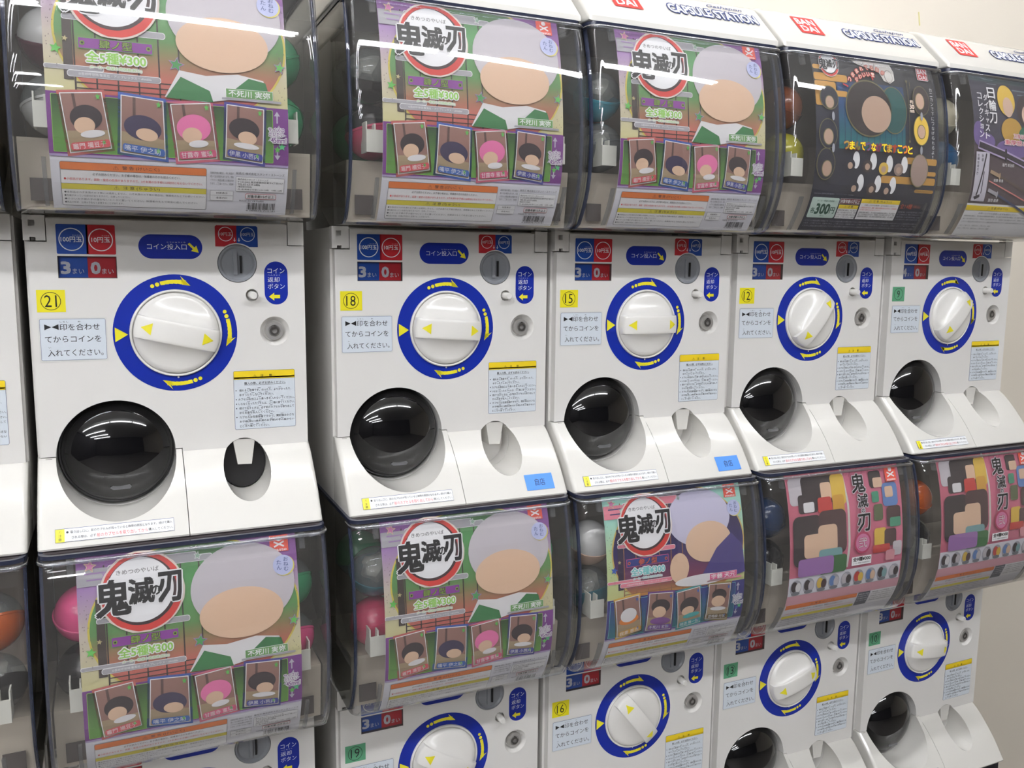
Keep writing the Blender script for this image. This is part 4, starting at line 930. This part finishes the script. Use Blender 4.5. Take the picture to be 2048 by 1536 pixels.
def card_E():
    f = Flat(); parts = []
    f.rect(-.1010, .1275, .1075, .3620, WHC, 0); f.rect(-.1010, .1740, .1075, .3620, ink('card_plum_grey', (84, 70, 76)), 1); f.rect(-.1010, .2600, .1075, .3620, ink('card_slate', (66, 64, 78)), 2)
    f.rect(-.1010, .3530, .1075, .3620, ink('slate_green', (66, 84, 88)), 3)
    for a in ((-.0720, .3560, -.0480, .3575), (-.0640, .3500, -.0430, .3512), (-.0100, .3440, .0300, .3460), (.0000, .3380, .0400, .3395)): f.rrect(*a, .0006, ink('wisp', (112, 130, 138)), 4)
    for i, (x, z, rx, rz) in enumerate([(-.0920, .2750, .0110, .0180), (-.0750, .2640, .0180, .0120), (-.0300, .2560, .0240, .0120), (-.0050, .2540, .0220, .0100)]): f.ell(x, z, rx, rz, ink('violet_mist', (112, 92, 148)), 4+i, 24)
    g = Flat(); pe = ink('plain_tan_light', (206, 176, 156)); go = ink('plain_golden', (220, 184, 74))
    g.ell(-.0280, .3280, .0190, .0230, go, 9, 34); g.ell(-.0260, .3180, .0110, .0150, pe, 10, 30); g.ell(-.0200, .2830, .0230, .0190, ink('plain_mustard', (190, 150, 66)), 8, 30); g.ell(.0150, .3150, .0210, .0240, ink('plain_umber', (64, 52, 54)), 9, 30); g.ell(.0170, .3080, .0130, .0160, pe, 10, 30); g.ell(.0180, .2780, .0230, .0150, ink('plain_jade_dark', (46, 110, 88)), 11, 30)
    parts.append(('picture_field', g))
    t = Flat()
    t.vtext('日輪刀', -.0610, .3440, .0155, .0185, WHC, 14, .03); t.vtext('ダイキャスト', -.0745, .3330, .0092, .0112, WHC, 14, .02); t.vtext('コレクション', -.0870, .3345, .0092, .0112, WHC, 14, .02)
    t.otext('刀身は金属製!', -.0180, .2720, .0300, .2790, ink('rose_text', (196, 60, 90)), WHC, .0008, 15, .02, .08); t.otext('重厚感ある', -.0380, .2620, .0250, .2690, ink('rose_text', (196, 60, 90)), WHC, .0008, 15, .02, .08)
    parts.append(('title_lettering', t))
    s = Flat(); gl = ink('blade_glow', (176, 160, 196)); db = ink('blade_dark', (52, 46, 56))
    s.line(-.0940, .2590, -.0350, .2460, .0130, gl, 12); s.line(-.0350, .2470, .0500, .2230, .0110, gl, 12); s.line(-.0930, .2588, -.0350, .2462, .0085, db, 13); s.line(-.0350, .2462, .0500, .2235, .0068, db, 13); s.ell(-.0350, .2460, .0028, .0100, db, 14, 20)
    for z, m1, m2 in ((.2210, ink('blade_tan', (166, 140, 110)), ink('blade_brown', (92, 76, 66))), (.1940, ink('blade_pale', (170, 168, 176)), ink('blade_blue', (64, 72, 108)))):
        s.line(-.0660, z, -.0450, z-.0060, .0052, m1, 12); s.line(-.0450, z-.0060, .0500, z-.0380, .0030, m2, 12); s.ell(-.0450, z-.0060, .0018, .0050, m1, 13, 14)
    s.line(-.0670, .2070, .0500, .1720, .0018, ink('blade_rose', (206, 120, 116)), 13)
    parts.append(('sword_pictures', s))
    q = Flat(); q.rect(-.0985, .1770, -.0700, .2480, ink('pale_panel', (196, 192, 204)), 12); q.line(-.0770, .2460, -.0900, .1850, .0026, db, 13); q.line(-.0800, .2200, -.0810, .1880, .0014, db, 13); q.poly([(-.0950, .1830), (-.0830, .1870), (-.0820, .1830), (-.0910, .1790)], db, 14)
    q.vtext('台座', -.0850, .2450, .0045, .0060, BK, 13); q.vtext('全種台座付き', -.0940, .2450, .0040, .0052, BK, 13); parts.append(('stand_panel', q))
    q = Flat(); q.text('竈門 炭治郎', -.0420, .2290, -.0160, .2340, WHC, 16, .01); q.text('我妻 善逸', -.0580, .2060, -.0370, .2105, WHC, 16, .01); q.text('冨岡 義勇', -.0620, .1770, -.0400, .1815, WHC, 16, .01); parts.append(('caption_lettering', q))
    q = Flat(); q.rect(-.1010, .1640, .1075, .1710, YEL2, 4); q.text('⚠ 注 意 (ちゅうい)', -.0550, .1655, -.0100, .1698, BK, 5, .01); q.text('お買い上げのお客様へ 必ずお読みください。', -.0700, .1590, .0200, .1615, GREYT, 5); lines(q, -.0980, .0700, .1560, .0042, 3, GREYT, 5, [SMALL[0]*4, SMALL[1]*4, SMALL[2]*4]); lines(q, -.0980, -.0300, .1420, .0040, 2, GREYT, 5, [SMALL[3]*2]); parts.append(('warning_panel', q))
    return f, parts

def bake(spec):
    f, parts = spec
    return (f.mesh('display_card', curved, LEVELS), [(n, p.mesh(n, curved, LEVELS)) for n, p in parts])
CARDS = {'A': bake(card_A()), 'B': bake(card_A(True)), 'C': bake(card_C()), 'D': bake(card_D()), 'E': bake(card_E())}
bpy.data.objects.remove(_fo, do_unlink=True)

# ------------------------------------------------------------------ capsules
CR = .0305
def capsule_meshes():
    def half(a0, a1, r, n=28, k=8):
        bm = bmesh.new(); rings = []
        for i in range(k+1):
            a = a0+(a1-a0)*i/k; rr, z = r*math.cos(a), r*math.sin(a)
            rings.append([bm.verts.new((0, 0, z))] if rr < 1e-5 else [bm.verts.new((rr*math.cos(2*math.pi*j/n), rr*math.sin(2*math.pi*j/n), z)) for j in range(n)])
        for a, b in zip(rings, rings[1:]):
            for j in range(n):
                q = (j+1) % n
                if len(a) == 1: bm.faces.new((a[0], b[j], b[q]))
                elif len(b) == 1: bm.faces.new((a[j], b[0], a[q]))
                else: bm.faces.new((a[j], b[j], b[q], a[q]))
        return bm
    return half
def capsule_proto():
    h = capsule_meshes()
    lo = finish(h(-math.pi/2, 0, CR), 'lower_shell', ABS, 60); up = finish(h(0, math.pi/2, CR*.985), 'upper_shell', ABS, 60)
    bm = bmesh.new(); n = 28
    rr = [[bm.verts.new((r*math.cos(2*math.pi*j/n), r*math.sin(2*math.pi*j/n), z)) for j in range(n)] for r, z in ((CR, -.0015), (CR*1.025, -.0012), (CR*1.025, .0012), (CR*.985, .0016))]
    for a, b in zip(rr, rr[1:]):
        for j in range(n): bm.faces.new((a[j], b[j], b[(j+1) % n], a[(j+1) % n]))
    seam = finish(bm, 'seam_ring', ABS, 40)
    toy = bmesh.new(); bmesh.ops.create_icosphere(toy, subdivisions=2, radius=.017)
    for v in toy.verts: v.co *= 1+.22*math.sin(v.co.x*300)*math.cos(v.co.z*260)
    toy = finish(toy, 'wrapped_toy', ABS, 40)
    return lo, up, seam, toy
CAP = capsule_proto(); _cm = {}
def capmesh(i, m):
    k = (i, m.name)
    if k not in _cm:
        me = CAP[i].copy(); me.materials.clear(); me.materials.append(m); _cm[k] = me
    return _cm[k]
def cplastic(n, rgb): return mat('capsule_'+n, rgb, .22, coat=.3)
CC = {'green': (62, 150, 104), 'pink': (224, 84, 138), 'rose': (190, 62, 96), 'cyan': (60, 160, 182), 'yellow': (176, 170, 52), 'blue': (34, 86, 128), 'orange': (184, 84, 26), 'brown': (130, 72, 44), 'black': (28, 27, 30), 'grey': (112, 116, 118), 'white': (206, 206, 204), 'beige': (190, 160, 140), 'teal': (52, 104, 116), 'red': (150, 34, 34), 'navy': (24, 52, 92), 'plum': (92, 46, 64), 'ivory': (206, 198, 172)}
CUP = clear('capsule_clear_shell', (226, 232, 232), haze=.22, hazecol=(190, 196, 196))
TOY = mat('toy_wrap', (212, 200, 186), .4, noise=.5, nscale=90)

# ------------------------------------------------------------------ machines
MACH = [  # number, column, row, x, y, z, yaw, knob angle, window, card, store sticker, black cup
    ('24', -1, 0, -.2935, .0000, .0000, 0, 0, '3', None, 0, 0),
    ('21', 0, 0, .0000, .0000, .0000, 0, -13, '3', 'A', 0, 1),
    ('18', 1, 0, .3176, .0083, -.0025, .0003, -4, '3', 'A', 1, 0),
    ('15', 2, 0, .6085, .0007, -.0015, -.0072, 0, '3', 'A', 1, 0),
    ('12', 3, 0, .9031, -.0001, .0007, -.0158, 52, '3', 'D', 0, 0),
    ('9', 4, 0, 1.2011, -.0028, .0020, .0038, 48, '4', 'E', 0, 0),
    ('25', -1, 1, -.2945, .0000, -.5780, .004, 0, '3', None, 0, 0),
    ('22', 0, 1, .0000, -.0009, -.5780, .0080, 0, '3', 'A', 0, 0),
    ('19', 1, 1, .3140, .0072, -.5797, .0036, -30, '3', 'A', 0, 0),
    ('16', 2, 1, .6071, -.0004, -.5786, -.0134, -52, '3', 'B', 0, 0),
    ('13', 3, 1, .9023, -.0021, -.5768, -.0063, 17, '3', 'C', 0, 0),
    ('10', 4, 1, 1.2024, -.0018, -.5770, .0043, -6, '3', 'C', 0, 0),
]
COLOUR = {'A': 'purple and green', 'B': 'mint green and indigo', 'C': 'pink', 'D': 'dark navy and gold', 'E': 'dark plum with swords'}
WHO = {'24': 'cut-off top machine at the left edge', '21': 'first whole top machine', '18': 'second whole top machine', '15': 'third whole top machine', '12': 'fourth whole top machine', '9': 'last top machine at right',
       '25': 'cut-off lower machine at the left edge', '22': 'first whole lower machine', '19': 'second whole lower machine', '16': 'third whole lower machine', '13': 'fourth whole lower machine', '10': 'last lower machine at right'}
def who(n): return WHO[n]

def machine(n, col, row, x, y, z, yaw, ka, win, card, store, black):
    r = bpy.data.objects.new('capsule_machine', None); COL.objects.link(r)
    r.location = (x, y, z); r.rotation_euler = (0, 0, yaw)
    stk = 'sticker hidden' if n in ('24', '25', '22') else '%s sticker %s' % ('green' if n in ('9', '10', '13', '19') else 'yellow', n)
    lab = 'white capsule vending machine, %s, %s' % (stk, who(n))
    tag(r, lab, 'vending machine', 'capsule machines stacked along the wall')
    P = PARTS
    L = lambda name, key, **k: link(name, P[key], r, **k)
    L('body', 'body'); L('rear_housing', 'rear_housing')
    d = L('front_door', 'front_door'); L('tray', 'tray'); cc = L('chute_cover', 'chute_cover')
    hb = L('hinge_block', 'hinge_block'); link('hinge_pin', P['hinge_pin'], hb); L('hinge_block', 'hinge_block_right'); link('catch', P['catch'], cc)
    cs = L('coin_slot', 'coin_slot', label='grey round coin slot'); link('slot_guide', P['slot_guide'], cs); link('coin_opening', P['coin_opening'], cs)
    L('return_button', 'return_button'); lk = L('lock', 'lock', label='chrome round key lock'); link('lock_core', P['lock_core'], lk)
    dr = link('dial_ring', DEC['dial_ring'], r, label='blue printed ring with yellow arrows'); link('dial_rim', P['dial_rim'], dr)
    kn = L('turn_knob', 'turn_knob', rot=(0, -math.radians(ka), 0), label='round white turning knob with a handle bar')
    for k in P['knob_arrows']: link('arrow_mark', k, kn)
    cd = L('capsule_door', 'capsule_door', label='glossy black domed capsule door'); link('door_rim', P['door_rim'], cd); link('door_shadow', P['door_shadow'], cd); link('door_tab', P['door_tab'], cd)
    L('return_tongue', 'return_tongue'); link('return_cup', P['cup_back_black' if black else 'cup_back_white'], r)
    for k in ('denomination_label', 'coin_slot_sign', 'coin_slot_label', 'return_button_sign', 'instruction_label', 'caution_label', 'tray_notice'): link(k, DEC[k], r)
    cw = link('coin_count_window', DEC['window_frame'], r); link('count_display', DEC['window'+win], cw); link('window_pane', DEC['window_pane'], cw)
    if 'n'+n in DEC: link('number_sticker', DEC['n'+n], r, label='%s square sticker with number %s' % ('green' if n in ('9', '10', '13', '19') else 'yellow', n))
    if store: link('store_sticker', DEC['store_sticker'], r, label='blue rectangular sticker on the tray')
    cv = L('clear_cover', 'clear_cover', label='clear curved plastic front cover'); link('streak_bead', P['streak_bead'], cv)
    for k in ('side_panel_left', 'side_panel_right'): L('side_panel', k)
    for k in ('edge_left', 'edge_right'): L('edge_strip', k)
    L('top_rim', 'top_rim'); L('top_plate', 'top_plate'); L('box_back', 'box_back')
    hp = L('hopper', 'hopper'); link('hopper_gap_shade', P['hopper_gap_shade'], hp)
    L('latch', 'latch_left'); L('latch', 'latch_right')
    for h in P['holders']: link('card_holder', h, r)
    if row == 0:
        ld = L('lid', 'lid', label='glossy white slanted lid')
        for k in ('maker_logo', 'station_lettering', 'script_lettering'): link(k, DEC[k], ld)
    if card:
        base, parts = CARDS[card]
        c = link('display_card', base, None, (x, y, z), (0, 0, yaw))
        tag(c, '%s display card in the %s' % (COLOUR[card], who(n)), 'poster', 'display cards in the capsule machines')
        for pn, me in parts: link(pn, me, c)
    return r
for a in MACH: machine(*a)

CAPS = {  # machine: (x, y, z, lower colour, upper colour or None for clear, where)
    '24': [(.104, -.040, .2265, 'brown', None, 'right'), (.104, -.036, .2895, 'black', None, 'upper right')],
    '21': [(-.104, -.040, .2265, 'white', None, 'lower left'), (-.104, -.034, .2895, 'plum', 'white', 'upper left'), (.1045, -.040, .2265, 'green', 'green', 'lower right'), (.1035, -.034, .2895, 'green', 'green', 'upper right')],
    '18': [(-.104, -.040, .2265, 'rose', 'black', 'lower left'), (-.104, -.034, .2895, 'black', None, 'upper left'), (-.104, .030, .2290, 'green', 'green', 'rear lower left'), (-.104, .030, .2920, 'grey', None, 'rear upper left'), (.1050, -.040, .2265, 'black', None, 'lower right'), (.1050, -.034, .2895, 'cyan', 'cyan', 'upper right')],
    '15': [(-.104, -.040, .2265, 'grey', None, 'lower left'), (-.104, -.034, .2895, 'cyan', None, 'upper left'), (-.104, .030, .2920, 'black', 'grey', 'rear upper left'), (.105, -.038, .2265, 'grey', None, 'lower right')],
    '12': [(-.104, -.040, .2330, 'yellow', 'yellow', 'lower left'), (-.104, -.034, .2970, 'brown', 'brown', 'upper left'), (.105, -.040, .2265, 'black', None, 'lower right')],
    '9': [(-.104, -.040, .2400, 'blue', 'blue', 'lower left'), (-.104, -.034, .3040, 'ivory', 'ivory', 'upper left')],
    '25': [(.104, -.040, .2265, 'black', None, 'lower right'), (.104, -.034, .2895, 'orange', None, 'middle right'), (.060, .030, .2900, 'red', None, 'rear right')],
    '22': [(-.104, -.040, .2265, 'black', 'black', 'lower left'), (-.104, -.040, .2895, 'pink', 'pink', 'upper left'), (.104, -.040, .2265, 'pink', None, 'lower right'), (.104, -.034, .2895, 'green', None, 'upper right')],
    '19': [(-.104, -.040, .2265, 'rose', 'rose', 'lower left'), (-.104, -.040, .2895, 'teal', None, 'upper left'), (-.104, .030, .2900, 'teal', 'green', 'rear left'), (.104, -.036, .2265, 'plum', None, 'lower right'), (.1045, -.040, .2895, 'green', None, 'upper right')],
    '16': [(-.104, -.040, .2265, 'teal', None, 'lower left'), (-.104, -.040, .2895, 'beige', 'white', 'upper left'), (.105, -.038, .2895, 'navy', 'navy', 'upper right')],
    '13': [(-.104, -.040, .2265, 'black', 'black', 'lower left'), (-.104, -.040, .2895, 'navy', 'navy', 'upper left'), (.105, -.038, .2895, 'plum', None, 'upper right')],
    '10': [(-.104, -.040, .2265, 'black', 'black', 'lower left'), (-.104, -.040, .2895, 'orange', 'orange', 'upper left')],
}
POS = {a[0]: a for a in MACH}
for n, lst in CAPS.items():
    _, c_, rw, mx, my, mz, yw = POS[n][:7]
    for (x, y, z, lo, up, wh) in lst:
        r = bpy.data.objects.new('toy_capsule', None); COL.objects.link(r)
        r.location = (mx+x*math.cos(yw)-y*math.sin(yw), my+x*math.sin(yw)+y*math.cos(yw), mz+z)
        rnd = random.Random(int(x*999+z*7777)); r.rotation_euler = (rnd.uniform(-.6, .6), rnd.uniform(-.5, .5), rnd.uniform(0, 6))
        t = ('clear and '+lo) if up is None else (lo if up == lo else '%s and %s' % (up, lo))
        tag(r, '%s toy capsule, %s in the %s' % (t, wh, who(n)), 'capsule', 'toy capsules inside the machines')
        m = cplastic(lo, CC[lo])
        link('lower_shell', capmesh(0, m), r); link('upper_shell', capmesh(1, CUP if up is None else cplastic(up, CC[up])), r); link('seam_ring', capmesh(2, m), r)
        if up is None: link('wrapped_toy', capmesh(3, TOY), r, (0, 0, .006))

# ------------------------------------------------------------------ plinth in place of the third row, tape scraps
bm = box_bm(-.46, 1.35, -.055, .29, -1.45, -.7895)  # plain block in place of the unseen third tier of machines
pl = link('stand_in_plinth', finish(bm, 'stand_in_plinth', mat('plinth_navy', (34, 34, 44), .5), 35, .004, 2))
tag(pl, 'dark navy plinth standing in for the unseen third row of capsule machines', 'plinth')
TP = mat('old_tape', (222, 214, 150), .6)
for (x, z, w_, h_, a, lab) in ((1.085, .515, .012, .004, .1, 'small yellowed tape scrap on the wall above the twelve machine lid'), (1.435, .575, .003, .026, -.2, 'thin upright yellowed tape scrap on the wall at top right')):
    bm = box_bm(-w_/2, w_/2, -.0006, 0, -h_/2, h_/2)
    o = link('tape_scrap', finish(bm, 'tape_scrap', TP, 0), None, (x, .3098, z), (0, a, 0)); tag(o, lab, 'tape')
